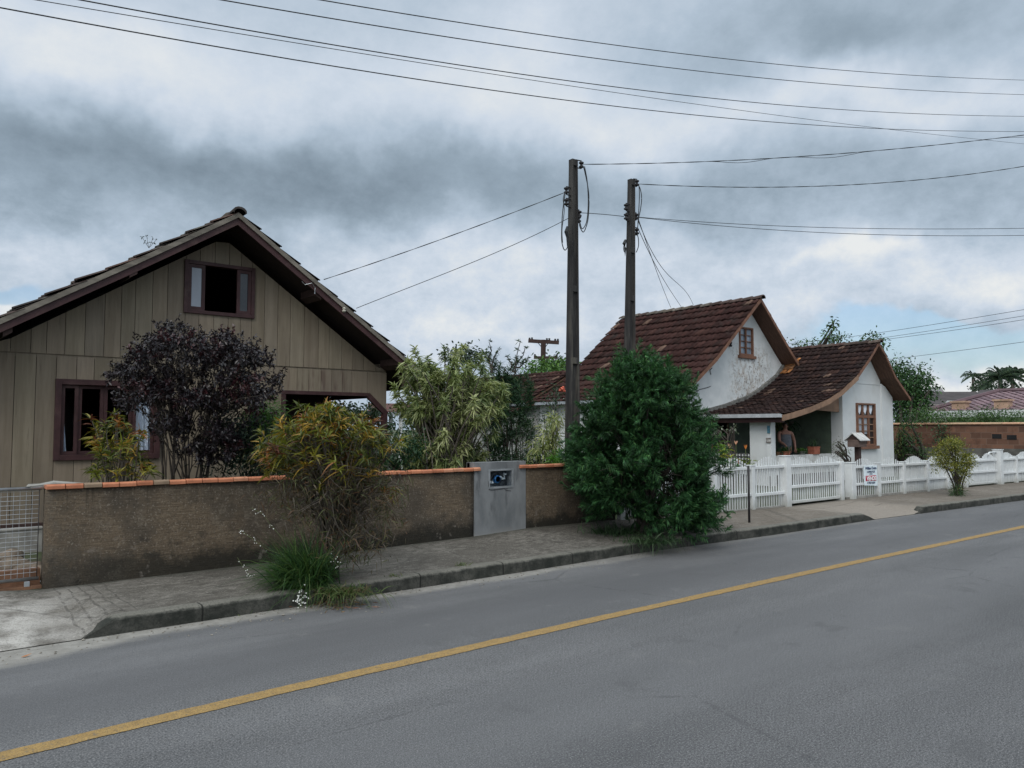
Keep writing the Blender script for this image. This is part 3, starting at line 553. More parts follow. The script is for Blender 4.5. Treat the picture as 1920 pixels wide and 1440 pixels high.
# ------------------------------------------------------------------ wooden letter box on its post
lx,ly=16.62,8.62
p=ony(1608,830,ly); lx=p[0]; dpl=depth(p); s=dpl/1450
mbx=thing('letter_box','weathered wooden letter box with a pitched roof on a dark post','letter box',(lx,ly,.12))
mb=MB(); mb.prism([(lx-.06,ly-.05),(lx+.06,ly-.05),(lx+.06,ly+.05),(lx-.06,ly+.05)],.1,1.35,'z'); mb.build('post',DKWOOD,mbx,bevel=.006)
zb=onz and ony(1608,838,ly)[2]; ze=ony(1608,826,ly)[2]; zr=ony(1608,813,ly)[2]
mb=MB(); mb.box(lx-.21,lx+.155,ly-.13,ly+.13,zb,ze+.02); bx=mb.build('box',plain('box_wood',(.115,.08,.068),.85,.3,6,(1,1,4),.3,30),mbx,bevel=.006)
mb=MB(); mb.prism([(ly-.13,ze+.02),(ly+.13,ze+.02),(ly,zr-.02)],lx-.20,lx+.145,'x'); mb.build('gable',DKWOOD,mbx)
GREYB=plain('bleached_boards',(.50,.49,.48),.9,.2,9,(5,1,1),.3,30,dirt=(.2,.19,.18),dirtamt=.6)
for sgn in (-1,1):
    mb=MB()
    for i in range(6):
        x0=lx-.245+i*.075; mb.add([(x0,ly+sgn*.19,ze-.005),(x0+.071,ly+sgn*.19,ze-.005),(x0+.071,ly,zr),(x0,ly,zr),(x0,ly+sgn*.19,ze+.017),(x0+.071,ly+sgn*.19,ze+.017),(x0+.071,ly,zr+.022),(x0,ly,zr+.022)],[(0,1,2,3),(4,7,6,5),(0,4,5,1),(1,5,6,2),(2,6,7,3),(3,7,4,0)])
    mb.build('roof',GREYB,mbx)
mb=MB(); mb.box(lx+.156,lx+.161,ly-.08,ly+.08,zb+.05,zb+.13); mb.build('slot',IRON,bx)
# thin street post by the kerb
sp_=onz(1405,980,.14); topz=ony(1405,873,sp_[1])[2]
so=thing('street_post','thin dark metal post standing alone on the pavement by the fence','post',tuple(sp_))
mb=MB(); mb.tube([sp_-np.array([0,0,.05]),(sp_[0],sp_[1],topz)],.019,8); mb.build('pole',IRON,so,True)
mb=MB(); mb.tube([(sp_[0],sp_[1],topz-.03),(sp_[0]+.5,sp_[1]+.65,topz+.07),(sp_[0]+1.0,sp_[1]+1.15,topz+.12)],.006,4); mb.build('stay_wire',IRON,so)
# ------------------------------------------------------------------ roofs
def along(prof,s):
    d=np.array(prof,float); L=np.r_[0,np.cumsum(np.linalg.norm(np.diff(d,axis=0),axis=1))]; s=np.clip(s,0,L[-1])
    i=min(len(d)-2,int(np.searchsorted(L,s,side='right')-1)); t=(s-L[i])/(L[i+1]-L[i]); dr=(d[i+1]-d[i])/(L[i+1]-L[i]); n=np.array([-dr[1],dr[0]]); n=n if n[1]>0 else -n
    return d[i]+(d[i+1]-d[i])*t,n,L[-1]
def tile_roof(name,prof,y0,y1,row,tw,lift,hgt,mat,pal,wts,parent,seed=1,axis='y',y0f=None):
    """clay tiles row by row down the profile (x,z): each tile a curved pan whose lower lip rides on the row below"""
    g=np.random.default_rng(seed); L=along(prof,0)[2]; nr=max(1,int(round(L/row))); rw=L/nr; V=[];Q=[];C=[]
    hs=np.array([.05,.75,1,.45,.0,.05])*hgt; vs=np.array([0,.16,.32,.55,.78,1.0])
    for r in range(nr):
        sa,sb=r*rw-.25*rw*(r>0),(r+1)*rw+.03; a,na,_=along(prof,max(0,sa)); b,nb,_=along(prof,(r+1)*rw-.001); b=b+(b-along(prof,(r+.9)*rw)[0])*.2
        yy0=y0 if y0f is None else y0f((r+.5)*rw); nt=max(1,int(round((y1-yy0)/tw))); w=(y1-yy0)/nt; wav=g.normal()*.004
        for j in range(nt):
            c=np.array(pal[g.choice(len(pal),p=wts)])*g.uniform(.82,1.2); l=lift+g.normal()*.006; y=yy0+j*w+g.normal()*.004; k=len(V)
            for q,(pt,nn,o) in enumerate(((a,na,.004),(b,nb,l),(b,nb,l-.022))):
                for h,v in zip(hs,vs):
                    of=o+h+wav; x,z=pt+nn*of; V.append((x,y+v*w*1.02,z) if axis=='y' else (y+v*w*1.02,x,z)); C.append(c)
            for q in range(2):
                for m in range(5): Q.append((k+q*6+m,k+q*6+m+1,k+q*6+m+7,k+q*6+m+6))
    return quads(name,V,Q,np.array(C),mat,parent,False)
def offs(prof,o): return [tuple(along(prof,0)[0]+along(prof,0)[1]*o)]+[tuple(np.array(prof[i])+ (along(prof,L_)[1])*o) for i,L_ in list(enumerate(np.r_[0,np.cumsum(np.linalg.norm(np.diff(np.array(prof),axis=0),axis=1))]))[1:]]
def slab(mb,prof,o0,o1,y0,y1):
    A=offs(prof,o0);B=offs(prof,o1)
    for i in range(len(prof)-1): mb.prism([A[i],A[i+1],B[i+1],B[i]],y0,y1)
def vslab(mb,prof,h0,h1,y0,y1):
    """a board hung below the profile: from z+h0 down to z+h1"""
    for (xa,za),(xb,zb) in zip(prof,prof[1:]): mb.prism([(xa,za+h1),(xb,zb+h1),(xb,zb+h0),(xa,za+h0)],y0,y1)
def cols(mb,xs,zb,zt,y0,y1,holes=(),gap=0):
    for a,b in zip(xs,xs[1:]):
        if mb.cur is not None: k=random.uniform(.86,1.12); mb.cur=(k*random.uniform(.98,1.02),k,k*random.uniform(.97,1.02))
        cut=sorted(set([a,b]+[h for H in holes for h in H[:2] if a<h<b]))
        for p,q in zip(cut,cut[1:]):
            p2=p+(gap if p==a else 0); q2=q-(gap if q==b else 0); m_=(p+q)/2; iv=[]; z=zb
            for H in sorted([H for H in holes if H[0]-1e-6<=p and q<=H[1]+1e-6],key=lambda H:H[2]):
                if H[2]>z: iv.append((z,H[2]))
                z=H[3]
            iv.append((z,None))
            for lo,hi in iv:
                if hi is None: pa,qa=zt(p2),zt(q2)
                else: pa=qa=hi
                if max(pa,qa)<=lo: continue
                mb.prism([(p2,lo),(q2,lo),(q2,max(lo+.001,qa)),(p2,max(lo+.001,pa))],y0,y1)
def ridge_caps(name,x,z,y0,y1,r,mat,pal,parent,n=.36,seed=2):
    g=np.random.default_rng(seed); V=[];Q=[];C=[]; y=y0
    while y<y1-.05:
        w=min(n,y1-y); c=np.array(pal[g.integers(len(pal))])*g.uniform(.8,1.2); k=len(V)
        for (yy,rr,dz) in ((y-.03,r*1.12,.018),(y+w,r*.95,0),(y-.03,r*.9,0)):
            for a in np.linspace(-.15,math.pi+.15,8): V.append((x+rr*math.cos(a),yy,z+dz+rr*.75*math.sin(a))); C.append(c)
        for m in range(7): Q.append((k+m,k+m+1,k+8+m+1,k+8+m)); Q.append((k+16+m,k+16+m+1,k+m+1,k+m))
        y+=w
    return quads(name,V,Q,np.array(C),mat,parent,False)
# ------------------------------------------------------------------ the wooden house on the left
PX,PZ=4.03,4.845
zl=lambda x:PZ-.645*(PX-x); zr_=lambda x:PZ-.690*(x-PX)
ztop=lambda x:(zl(x) if x<PX else zr_(x))
lh=thing('wooden_house','wooden house clad in beige vertical boards, tiled gable roof, dark red window frames','house',(4,12,.15))
YF=12.0
LW=(1.823,3.166,1.215,2.32); AW=(3.456,4.528,3.377,4.183); VZ=2.265
up=sorted([float(ony(x,640,YF)[0]) for x in (20,58,87.5,122,159,195,226,252,284,312,346,372,400,427,450,471,495,520,544,570,597,617,641,662,682,705)])
lo=sorted([float(ony(x,715,YF)[0]) for x in (27,67,105,143,176,210,245,278,310,345,380,413,446,480,512,532,557,579,602,622,642,660,685)])
up=[.5,.82]+[u for u in up if u>1.15]+[6.93]; lo=[.5,.82]+[u for u in lo if u>1.15]+[6.93]
w=MB(); w.cur=(1,1,1); cut=lambda x:ztop(x)-.25
cols(w,up,2.655,cut,YF,YF+.022,[AW],.0035)
hv=[LW,(5.02,6.55,-1,VZ)]
def cut2(x): return 2.63
# lower boards: left of the veranda, then the strip above the veranda with its slanted corner bracket
cols(w,[u for u in lo if u<5.0]+[5.02],.40,cut2,YF,YF+.022,[LW],.0035)
top=[5.02]+[u for u in lo if 5.05<u<6.5]+[6.55]
cols(w,top,VZ,cut2,YF,YF+.022,(),.003)
w.prism([(6.553,VZ),(6.93,1.91),(6.93,2.63),(6.553,2.63)],YF,YF+.022)
w.box(.5,6.925,YF+.024,YF+.03,2.60,2.70)
w.box(6.90,6.93,YF+.03,14.2,2.27,2.80); w.box(6.90,6.93,14.2,21,.4,2.80)
w.box(.5,.53,YF+.03,21,.4,2.6); w.prism([(.5,.4),(6.93,.4),(6.93,2.8),(PX,4.6),(.5,2.45)],20.97,21)
w.build('wall',BOARD,lh)
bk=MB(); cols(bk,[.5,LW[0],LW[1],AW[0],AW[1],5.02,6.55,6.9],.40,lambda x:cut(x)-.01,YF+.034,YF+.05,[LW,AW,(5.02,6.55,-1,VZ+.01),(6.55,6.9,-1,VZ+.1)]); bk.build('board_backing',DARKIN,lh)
vw=MB(); vw.box(4.99,5.02,YF+.03,14.2,.4,2.52); vw.box(5.02,6.90,14.2,14.23,.4,2.52); vw.build('veranda_wall',DKWOOD,lh)  # the recess's shade is put into the colour: inner walls darker than the boards
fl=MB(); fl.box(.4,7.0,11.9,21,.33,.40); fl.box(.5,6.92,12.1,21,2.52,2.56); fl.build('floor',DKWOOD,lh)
pl=MB(); pl.box(.55,6.85,12.08,20.9,.1,.328); pl.build('plinth',plain('red_brick_plinth',(.10,.035,.03),.9,.4,9,bump=.4),lh)
# roof: left and right slopes, their deck, barge boards and pale verge strips
profL=[(PX,PZ),(2.6,PZ-.645*1.43),(-.1,PZ-.645*4.13+.06)]; profR=[(PX,PZ),(7.55,PZ-.690*3.52)]
PALL=[(.05,.037,.033),(.075,.046,.038),(.036,.031,.029),(.10,.085,.07)]; WTL=[.4,.25,.25,.1]
tile_roof('roof',profL,11.36,21.4,.40,.24,.052,.026,TILEL,PALL,WTL,lh,11); rf=tile_roof('roof',profR,11.36,21.4,.40,.24,.052,.026,TILEL,PALL,WTL,lh,12)
ridge_caps('ridge',PX,PZ-.005,11.34,21.4,.095,TILEL,PALL,lh,.4,5)
dk=MB(); slab(dk,profL,-.045,-.02,11.42,21.4); slab(dk,profR,-.045,-.02,11.42,21.4)
dk.build('roof_deck',plain('deck_wood',(.035,.024,.021),.85,.3,6,(1,5,1),.2,30),lh)
for pf in (profL,profR):
    b=MB(); vslab(b,pf,.014,-.062,11.36,11.385); b.build('verge_board',GREYWOOD,lh)
    b=MB(); vslab(b,pf,-.05,-.165,11.392,11.42); b.build('barge_board',MAROON,lh)
for x in np.arange(4.6,7.4,.55):     # rafters' purlins show under the right eave
    pass
for x,fn in ((1.2,zl),(2.62,zl),(5.35,zr_),(6.85,zr_)):
    b=MB(); z=fn(x)-.05; sl=-.645 if fn is zl else .69; b.prism([(x-.05,z-.15+.05*sl),(x+.05,z-.15-.05*sl),(x+.05,z-.04-.05*sl),(x-.05,z-.04+.05*sl)] ,11.43 if x!=2.62 else 11.40,12.0); b.build('purlin',DKWOOD,lh)
b=MB(); b.box(7.46,7.50,11.45,21,2.36,2.52); b.box(6.935,7.46,11.45,11.49,2.36,2.60); b.build('eave_board',DKWOOD,lh)
# ground floor window, four lights, curtains inside
def frame(mb,x0,x1,z0,z1,y0,y1,t,tt=None):
    tt=tt or t
    mb.box(x0,x0+t,y0,y1,z0,z1); mb.box(x1-t,x1,y0,y1,z0,z1); mb.box(x0+t,x1-t,y0,y1,z0,z0+tt); mb.box(x0+t,x1-t,y0,y1,z1-tt,z1)
b=MB(); frame(b,LW[0],LW[1],LW[2],LW[3],11.955,12.09,.075); wn=b.build('window',MAROON,lh,bevel=.004)
WX=[LW[0]+.077,2.11,2.43,2.80,3.09]
for i,(a,c) in enumerate(zip(WX,WX[1:])):
    b=MB(); frame(b,a,c-.004,LW[2]+.077,LW[3]-.077,12.0+(.0 if i in (0,3) else .03),12.028+(.0 if i in (0,3) else .03),.045); b.build('sash',MAROON,wn)
    if i in (0,3,): 
        b=MB(); b.box(a+.046,c-.05,12.012,12.016,LW[2]+.125,LW[3]-.125); b.build('pane',CLEAR,wn)
def curtain(x0t,x1t,x0b,x1b,z0,z1,y,parent):
    V=[];Q=[];n=16;k=8
    for i in range(k+1):
        t=i/k
        for j in range(n+1):
            s=j/n; x=(x0t+(x1t-x0t)*s)*(t)+(x0b+(x1b-x0b)*s)*(1-t); V.append((x,y+.018*math.sin(s*22),z0+(z1-z0)*t))
    for i in range(k):
        for j in range(n): a=i*(n+1)+j; Q.append((a,a+1,a+n+2,a+n+1))
    return quads('curtain',V,Q,(.7,.7,.7),BULB,parent)
curtain(1.93,1.94,1.90,2.00,LW[2]+.09,2.0,12.12,wn); curtain(2.86,3.08,2.84,3.09,LW[2]+.09,LW[3]-.1,12.12,wn)
# attic window: two narrow casements folded to the sides, the middle open and dark
b=MB(); frame(b,AW[0],AW[1],AW[2],AW[3],11.965,12.09,.055); aw=b.build('window',MAROON,lh,bevel=.004)
for a,c in ((AW[0]+.057,3.762),(4.248,AW[1]-.057)):
    b=MB(); frame(b,a,c,AW[2]+.057,AW[3]-.057,11.985,12.02,.05,.05); b.build('sash',MAROON,aw)
    b=MB(); b.box(a+.051,c-.051,12.0,12.004,AW[2]+.108,AW[3]-.108); b.build('pane',GLASS if a>4 else plain('pale_pane',(.30,.32,.37),.15,.05,4,bump=0,spec=.6),aw)
b=MB(); b.box(AW[0]+.06,AW[1]-.06,12.6,12.62,AW[2],AW[3]); 
# veranda: dark red trim, slanted corner, post, back door
vt=MB(); vt.box(5.0,6.565,11.97,12.06,VZ-.06,VZ-.002); vt.bar((6.56,12.015,VZ-.03),(6.935,12.015,1.90),.09,.06,(0,1,0)); vt.bar((6.915,12.1,VZ-.03),(6.915,14.1,VZ-.03),.06,.07)
vt.build('veranda_trim',MAROON,lh)
vp=MB(); vp.box(5.0,5.07,11.98,12.06,.4,VZ-.06); vp.build('post',MAROON,lh); vp=MB(); vp.box(6.86,6.94,11.97,12.07,.4,1.90); vp.build('post',MAROON,lh)
vr=MB(); vr.box(5.07,6.86,12.0,12.04,.42,1.15); vr.build('parapet',DKWOOD,lh)
d=MB(); d.box(5.5,6.2,14.16,14.195,.42,2.2); d.build('door',MAROON,lh)
cl=MB(); pts=[ony(x,y,11.37) for x,y in ((566,528),(572,534),(585,531),(591,540),(590,551))]; cl.tube(pts,.007,5); cl.build('cable_clamp',STEEL,lh)
cl=MB(); q=ony(645,582,11.37); cl.lathe((q[0],q[1],q[2]-.03),[(.02,0),(.035,.02),(.02,.04),(.035,.06),(.015,.08)],8); cl.build('insulator',plain('ceramic',(.5,.47,.4),.3,.1,9,bump=0),lh)
# ------------------------------------------------------------------ the white house
wh=thing('white_house','white plastered house with steep dark red tile roofs and an open porch','house',(19.5,11.3,.15))
PALW=[(.040,.019,.017),(.048,.023,.020),(.033,.017,.015),(.060,.030,.025),(.14,.09,.068)]; WTW=[.38,.3,.2,.10,.02]
PALD=[(.026,.016,.015),(.032,.019,.017),(.022,.014,.014),(.045,.025,.021),(.13,.085,.065)]; WTD=[.38,.3,.2,.1,.02]
mL=[(20.15,5.50),(18.86,4.40),(17.96,3.62),(17.11,3.03),(16.5,2.68),(15.7,2.42)]; mR=[(20.15,5.50),(21.72,4.04),(23.1,2.86),(24.3,2.35)]
tile_roof('roof',mL,12.97,18.57,.345,.205,.060,.032,TILE,PALW,WTW,wh,21); tile_roof('roof',mR,12.97,18.57,.345,.205,.034,.026,TILE,PALW,WTW,wh,22)
ridge_caps('ridge',20.15,5.50,12.92,18.6,.11,TILE,[(.10,.085,.07),(.07,.05,.045),(.13,.115,.10)],wh,.37,6)
b=MB(); slab(b,mL,-.07,-.03,13.0,18.57); slab(b,mR,-.07,-.03,13.0,18.57); b.build('soffit',SOFFIT,wh)
for pf in (mL,mR):
    b=MB(); vslab(b,pf,.02,-.10,12.965,12.998); b.build('barge_board',BROWN,wh)
def zprof(prof,x):
    p=sorted(prof); return float(np.interp(x,[q[0] for q in p],[q[1] for q in p]))
ATW=(19.726,20.44,3.83,4.68); ARCH=(16.98,17.32); DOOR=(18.36,19.05)
gz=lambda x: (zprof(mL,x) if x<20.15 else zprof(mR,x))-.14
xs=sorted([16.0,16.5,17.11,17.55,17.96,18.86,ATW[0],20.15,ATW[1],21.0,21.72,22.4,23.1,23.8])
b=MB(); cols(b,xs,2.02,gz,13.47,13.62,[ATW]); b.build('gable_wall',GABLE,wh)
b=MB(); cols(b,[16.0,ARCH[0],ARCH[1],DOOR[0],DOOR[1],21.6],.1,lambda x:2.019,13.47,13.62,[(ARCH[0],ARCH[1],1.1,1.72),(DOOR[0],DOOR[1],.25,2.0)]); b.build('porch_wall',GREENP,wh)
b=MB(); b.box(16.0,16.15,13.62,18.2,.1,2.55); b.box(24.1,24.25,13.62,18.2,.1,2.4); cols(b,[16.15,17.11,18.86,20.15,21.72,23.1,24.1],.1,gz,18.05,18.2); b.build('wall',WHITE,wh)
# arched niche frame and the dark doorway
b=MB(); b.box(ARCH[0],ARCH[1],13.60,13.61,1.1,1.9); b.build('arched_window',GLASS,wh)
b=MB(); b.box(DOOR[0]+.0,DOOR[1]-.0,13.9,13.92,.2,2.05); b.build('doorway',DARKIN,wh)
b=MB(); b.box(DOOR[0]-.06,DOOR[0],13.44,13.62,.25,2.0); b.box(DOOR[1],DOOR[1]+.06,13.44,13.62,.25,2.0); b.build('door_frame',BROWN,wh)
def lattice(root,x0,x1,z0,z1,y,cols_,rows,fr,mf,mg,name='window',curt=None,open_=None,arch=False):
    b=MB(); frame(b,x0,x1,z0,z1,y-.035,y+.09,fr); wn=b.build(name,mf,root,bevel=.004); a0,a1,c0,c1=x0+fr,x1-fr,z0+fr,z1-fr
    m=MB(); t=.018
    for i in range(1,cols_): x=a0+(a1-a0)*i/cols_; m.box(x-t*(1.6 if cols_==2 else 1),x+t*(1.6 if cols_==2 else 1),y-.012,y+.03,c0,c1)
    for j in range(1,rows):
        z=c0+(c1-c0)*j/rows
        for i in range(cols_): xa=a0+(a1-a0)*i/cols_+t*1.7; xb=a0+(a1-a0)*(i+1)/cols_-t*1.7; m.box(xa,xb,y-.008,y+.02,z-.011,z+.011)
    m.build('glazing_bar',mf,wn); g_=MB(); g_.box(a0,a1,y+.021+.012,y+.036,c0,c1); g_.build('pane',mg,wn); return wn
aw2=lattice(wh,ATW[0],ATW[1],ATW[2],ATW[3],13.47,2,4,.05,BROWN,plain('attic_glass',(.24,.29,.36),.12,.35,2.5,bump=0,spec=.7))
b=MB(); b.box(ATW[0]-.07,ATW[1]+.07,13.40,13.47,ATW[2]-.09,ATW[2]-.004); b.build('sill',BROWN,aw2)
for (u,v) in ((1370,645),(1330,684)):
    q=ony(u,v,13.42); b=MB(); b.lathe((q[0],q[1],q[2]-.08),[(.03,0),(.05,.03),(.025,.07),(.05,.11),(.025,.15)],9); b.tube([(q[0],q[1],q[2]-.05),(q[0],13.47,q[2]-.05)],.012,5); b.build('insulator',IRON,wh)
cb=MB(); cb.tube([ony(u,v,13.455) for u,v in ((1335,690),(1331,694),(1333,702))],.014,5); cb.tube([ony(u,v,13.455) for u,v in ((1300,738),(1312,730),(1325,727),(1333,724))],.009,5); cb.build('cable',IRON,wh)
# front wing: bell-cast roof over the porch, gabled bay to the street
wL=[(22.883,4.19),(22.331,3.71),(21.606,3.18),(20.678,2.72),(19.947,2.45),(18.98,2.215),(18.2,2.07),(17.66,1.985)]; wR=[(22.883,4.19),(23.27,3.90),(23.92,3.22),(24.90,2.57)]
yflash=lambda s:10.82
tile_roof('roof',wL,10.80,13.47,.225,.165,.050,.026,TILE,PALD,WTD,wh,31)
tile_roof('roof',[wL[0],wL[1],(21.95,3.43)],13.47,16.0,.225,.165,.030,.020,TILE,PALD,WTD,wh,33)
tile_roof('roof',wR,10.80,16.0,.225,.165,.030,.020,TILE,PALD,WTD,wh,32)
ridge_caps('ridge',22.883,4.19,10.75,16.0,.10,TILE,[(.07,.045,.04),(.05,.035,.03),(.09,.07,.06)],wh,.37,7)
b=MB(); slab(b,wL,-.06,-.03,10.84,13.46); slab(b,wR,-.06,-.03,10.84,16); b.build('soffit',SOFFIT,wh)
b=MB(); vslab(b,wL[2:],.0,-.15,10.80,10.835); b.build('barge_board',TAN,wh)
b=MB(); vslab(b,wL[:3],.015,-.09,10.80,10.835); b.build('barge_board',BROWN,wh); b=MB(); vslab(b,wR,.015,-.08,10.80,10.835); b.build('barge_board',BROWN,wh)
fl=MB(); vslab(fl,[(22.0,3.60)]+[(x,z+.10) for x,z in wL[2:]],.05,-.06,13.38,13.468); fl.build('flashing',plain('mossy_mortar',(.16,.155,.145),.95,.4,8,bump=.5,dirt=(.05,.05,.045),dirtamt=.7),wh)
# valley patch of orange tiles where the two roofs meet
tile_roof('valley',[(22.45,3.86),(21.75,3.34)],13.05,13.40,.225,.165,.045,.02,TILE,[(.30,.13,.05),(.20,.10,.05)],[.6,.4],wh,35)
gt_=MB(); gt_.prism([(17.57,1.925),(17.665,1.925),(17.665,2.005),(17.57,2.02)],10.83,13.47); gt_.build('gutter',plain('gutter_metal',(.40,.41,.43),.5,.15,6,bump=.1),wh)
b=MB(); b.box(17.70,17.78,10.84,13.46,1.80,1.92); b.build('eave_beam',MAROON,wh)
# bay
BZ=lambda x:(zprof(wL,x) if x<22.883 else zprof(wR,x))-.10
BW=(22.368,23.50,1.13,2.40)
b=MB(); cols(b,sorted([21.6,BW[0],22.331,BW[1],22.883,23.27,23.94]),.1,BZ,11.3,11.45,[BW]); cols(b,[23.94,24.2,24.65],.1,lambda x:min(BZ(x),3.02-max(0,x-24.2)*.9),11.26,11.45)
b.box(24.5,24.65,11.45,13.6,.1,2.5); b.box(21.6,21.75,11.45,11.66,.1,3.0); b.build('wall',WHITE,wh)
b=MB(); b.box(21.62,21.74,11.66,13.47,.1,3.0); b.build('porch_wall',GREENP,wh)
b=MB(); b.prism([(22.42,3.60),(22.72,3.60),(22.60,3.80)],11.27,11.298); b.build('vent',BROWN,wh)
b=MB(); b.box(21.9,23.94,11.285,11.299,2.98,3.02); b.build('moulding',WHITE,wh)
bw=MB(); frame(bw,BW[0],BW[1],BW[2],BW[3],11.24,11.36,.05); bwo=bw.build('window',BROWN,wh,bevel=.004)
zt_=BW[3]-.40; a0,a1=BW[0]+.05,BW[1]-.05
m=MB(); m.box(a0,a1,11.265,11.33,zt_-.04,zt_+.04); 
for i in (1,2): x=a0+(a1-a0)*i/3; m.box(x-.035,x+.035,11.27,11.33,zt_+.041,BW[3]-.051); m.box(x-.04,x+.04,11.27,11.33,BW[2]+.051,zt_-.041)
m.build('mullion',BROWN,bwo)
m=MB()
for i in range(3):
    xa,xb=a0+(a1-a0)*i/3+.042,a0+(a1-a0)*(i+1)/3-.042
    for j in (1,2,3): z=BW[2]+.05+(zt_-.04-BW[2]-.05)*j/4; m.box(xa,xb,11.285,11.31,z-.012,z+.012)
m.build('glazing_bar',TAN,bwo)
m=MB(); m.box(a0,a1,11.315,11.319,BW[2]+.05,BW[3]-.05); m.build('pane',GLASS,bwo)
for i in range(3):
    xa,xb=a0+(a1-a0)*i/3+.045,a0+(a1-a0)*(i+1)/3-.045; xm=(xa+xb)/2
    V=[(xa,11.305,BW[3]-.06),(xb,11.305,BW[3]-.06),(xm+.04,11.305,zt_+.06)]; q=MB(); q.prism([(xa,BW[3]-.06),(xb,BW[3]-.06),(xb-.02,BW[3]-.2),(xm+.03,zt_+.07),(xa+.03,BW[3]-.22)],11.306,11.312); q.build('curtain',BULB,bwo)
for i in range(2):
    xa,xb=a0+(a1-a0)*i/3+.045,a0+(a1-a0)*(i+1)/3-.045; curtain(xa,xb,xa,xb,BW[2]+.3,zt_-.05,11.306-.004,bwo) if False else None
m=MB(); m.box(a0+.04,a0+(a1-a0)*.62,11.3115,11.3145,BW[2]+.35,zt_-.05); m.build('curtain',plain('lace',(.34,.36,.40),.9,.3,9,(9,1,1),.1,30),bwo)
b=MB(); b.box(BW[0]-.08,BW[1]+.10,11.20,11.30,BW[2]-.10,BW[2]-.004); b.build('sill',BROWN,bwo)
# porch: pier with plaque and house number, parapet, perforated screen, beam
b=MB(); b.box(17.98,18.12,11.36,11.99,.1,1.86); b.box(17.94,18.14,11.33,11.47,.1,1.90); b.build('pier',WHITE,wh)
b=MB(); b.box(18.141,21.6,11.38,11.50,.42,.93); b.build('parapet',plain('porch_parapet',(.62,.62,.61),.8,.18,3,bump=.1,dirt=(.35,.34,.31),dirtamt=.7),wh)
b=MB(); b.box(18.05,21.6,11.40,13.47,.1,.24); b.box(17.9,21.6,11.36,11.40,.1,.415); b.build('porch_floor',plain('porch_base',(.07,.065,.06),.9,.3,4,bump=.2),wh)
b=MB(); b.prism([(19.62,2.18),(21.55,2.12),(21.55,2.62),(20.678,2.48)],11.38,11.44); b.build('beam',TAN,wh)
b=MB(); b.box(17.99,18.03,12.02,13.45,.42,.98); b.build('screen_wall',WHITE,wh)
b=MB()      # screen of round openings in front of the white wall
ys=np.arange(11.99,13.47,.094)
for z0 in (.70,.795,.89):
    for y in ys:
        n=10; ring=[(y+.047+.036*math.cos(2*math.pi*k/n),z0+.045+.036*math.sin(2*math.pi*k/n)) for k in range(n)]; sq=[(y+.047+.047*max(-1,min(1,1.45*math.cos(2*math.pi*k/n))),z0+.045+.047*max(-1,min(1,1.45*math.sin(2*math.pi*k/n)))) for k in range(n)]
        vs=[(17.975,p[0],p[1]) for p in ring]+[(17.975,p[0],p[1]) for p in sq]+[(17.988,p[0],p[1]) for p in ring]; b.add(vs,[(k,(k+1)%n,n+(k+1)%n,n+k) for k in range(n)]+[(k,(k+1)%n,2*n+(k+1)%n,2*n+k) for k in range(n)])
b.build('perforated_screen',IRON,wh)
b=MB(); b.box(17.915,17.939,11.35,11.43,1.52,1.72); pq=b.build('plaque',plain('blue_tile',(.10,.24,.32),.3,.5,24,bump=0),wh,bevel=.004)
b=MB(); b.box(17.912,17.938,11.335,11.465,1.27,1.40); hn=b.build('number_plate',plain('number_plate',(.20,.18,.17),.6,.3,14,bump=0),wh)
text('1208',.075,'numerals',plain('numeral_white',(.7,.7,.68),.5,.05,9,bump=0),hn,(17.909,11.40,1.305),(0,-1,0),bold=.001)
# rear annex with a lower ridge
aL=[(17.72,3.50),(16.7,2.95),(15.7,2.46)]; aR=[(17.72,3.50),(19.8,2.5)]
tile_roof('roof',aL,18.60,24.6,.345,.21,.060,.032,TILE,PALW,WTW,wh,41); tile_roof('roof',aR,18.60,24.6,.345,.21,.034,.026,TILE,PALW,WTW,wh,42); ridge_caps('ridge',17.72,3.50,18.6,24.6,.09,TILE,PALW,wh,.37,8)
b=MB(); slab(b,aL,-.07,-.03,18.6,24.6); slab(b,aR,-.07,-.03,18.6,24.6); b.build('soffit',SOFFIT,wh)
b=MB(); b.box(16.0,16.15,18.2,24.4,.1,2.5); b.build('annex_wall',plain('grey_render',(.34,.34,.34),.85,.15,2,bump=.1),wh)
gt_=MB(); gt_.box(15.60,15.68,13.2,18.0,2.36,2.44); gt_.box(15.60,15.68,18.5,21.3,2.36,2.44); gt_.build('gutter',GALV,wh)
b=MB(); 
tile_roof('lean_to_roof',[(16.0,2.36),(14.4,1.98)],18.4,21.6,.345,.21,.034,.026,TILE,PALW,WTW,wh,43)
b.box(14.5,14.62,18.6,21.4,.1,1.96); b.box(14.5,16,18.5,18.62,.1,2.0); b.build('lean_to_wall',plain('lean_to_render',(.33,.33,.32),.85,.15,2,bump=.1),wh)
b=MB(); b.box(14.33,14.42,18.35,21.6,1.90,1.97); b.build('gutter',GALV,wh)
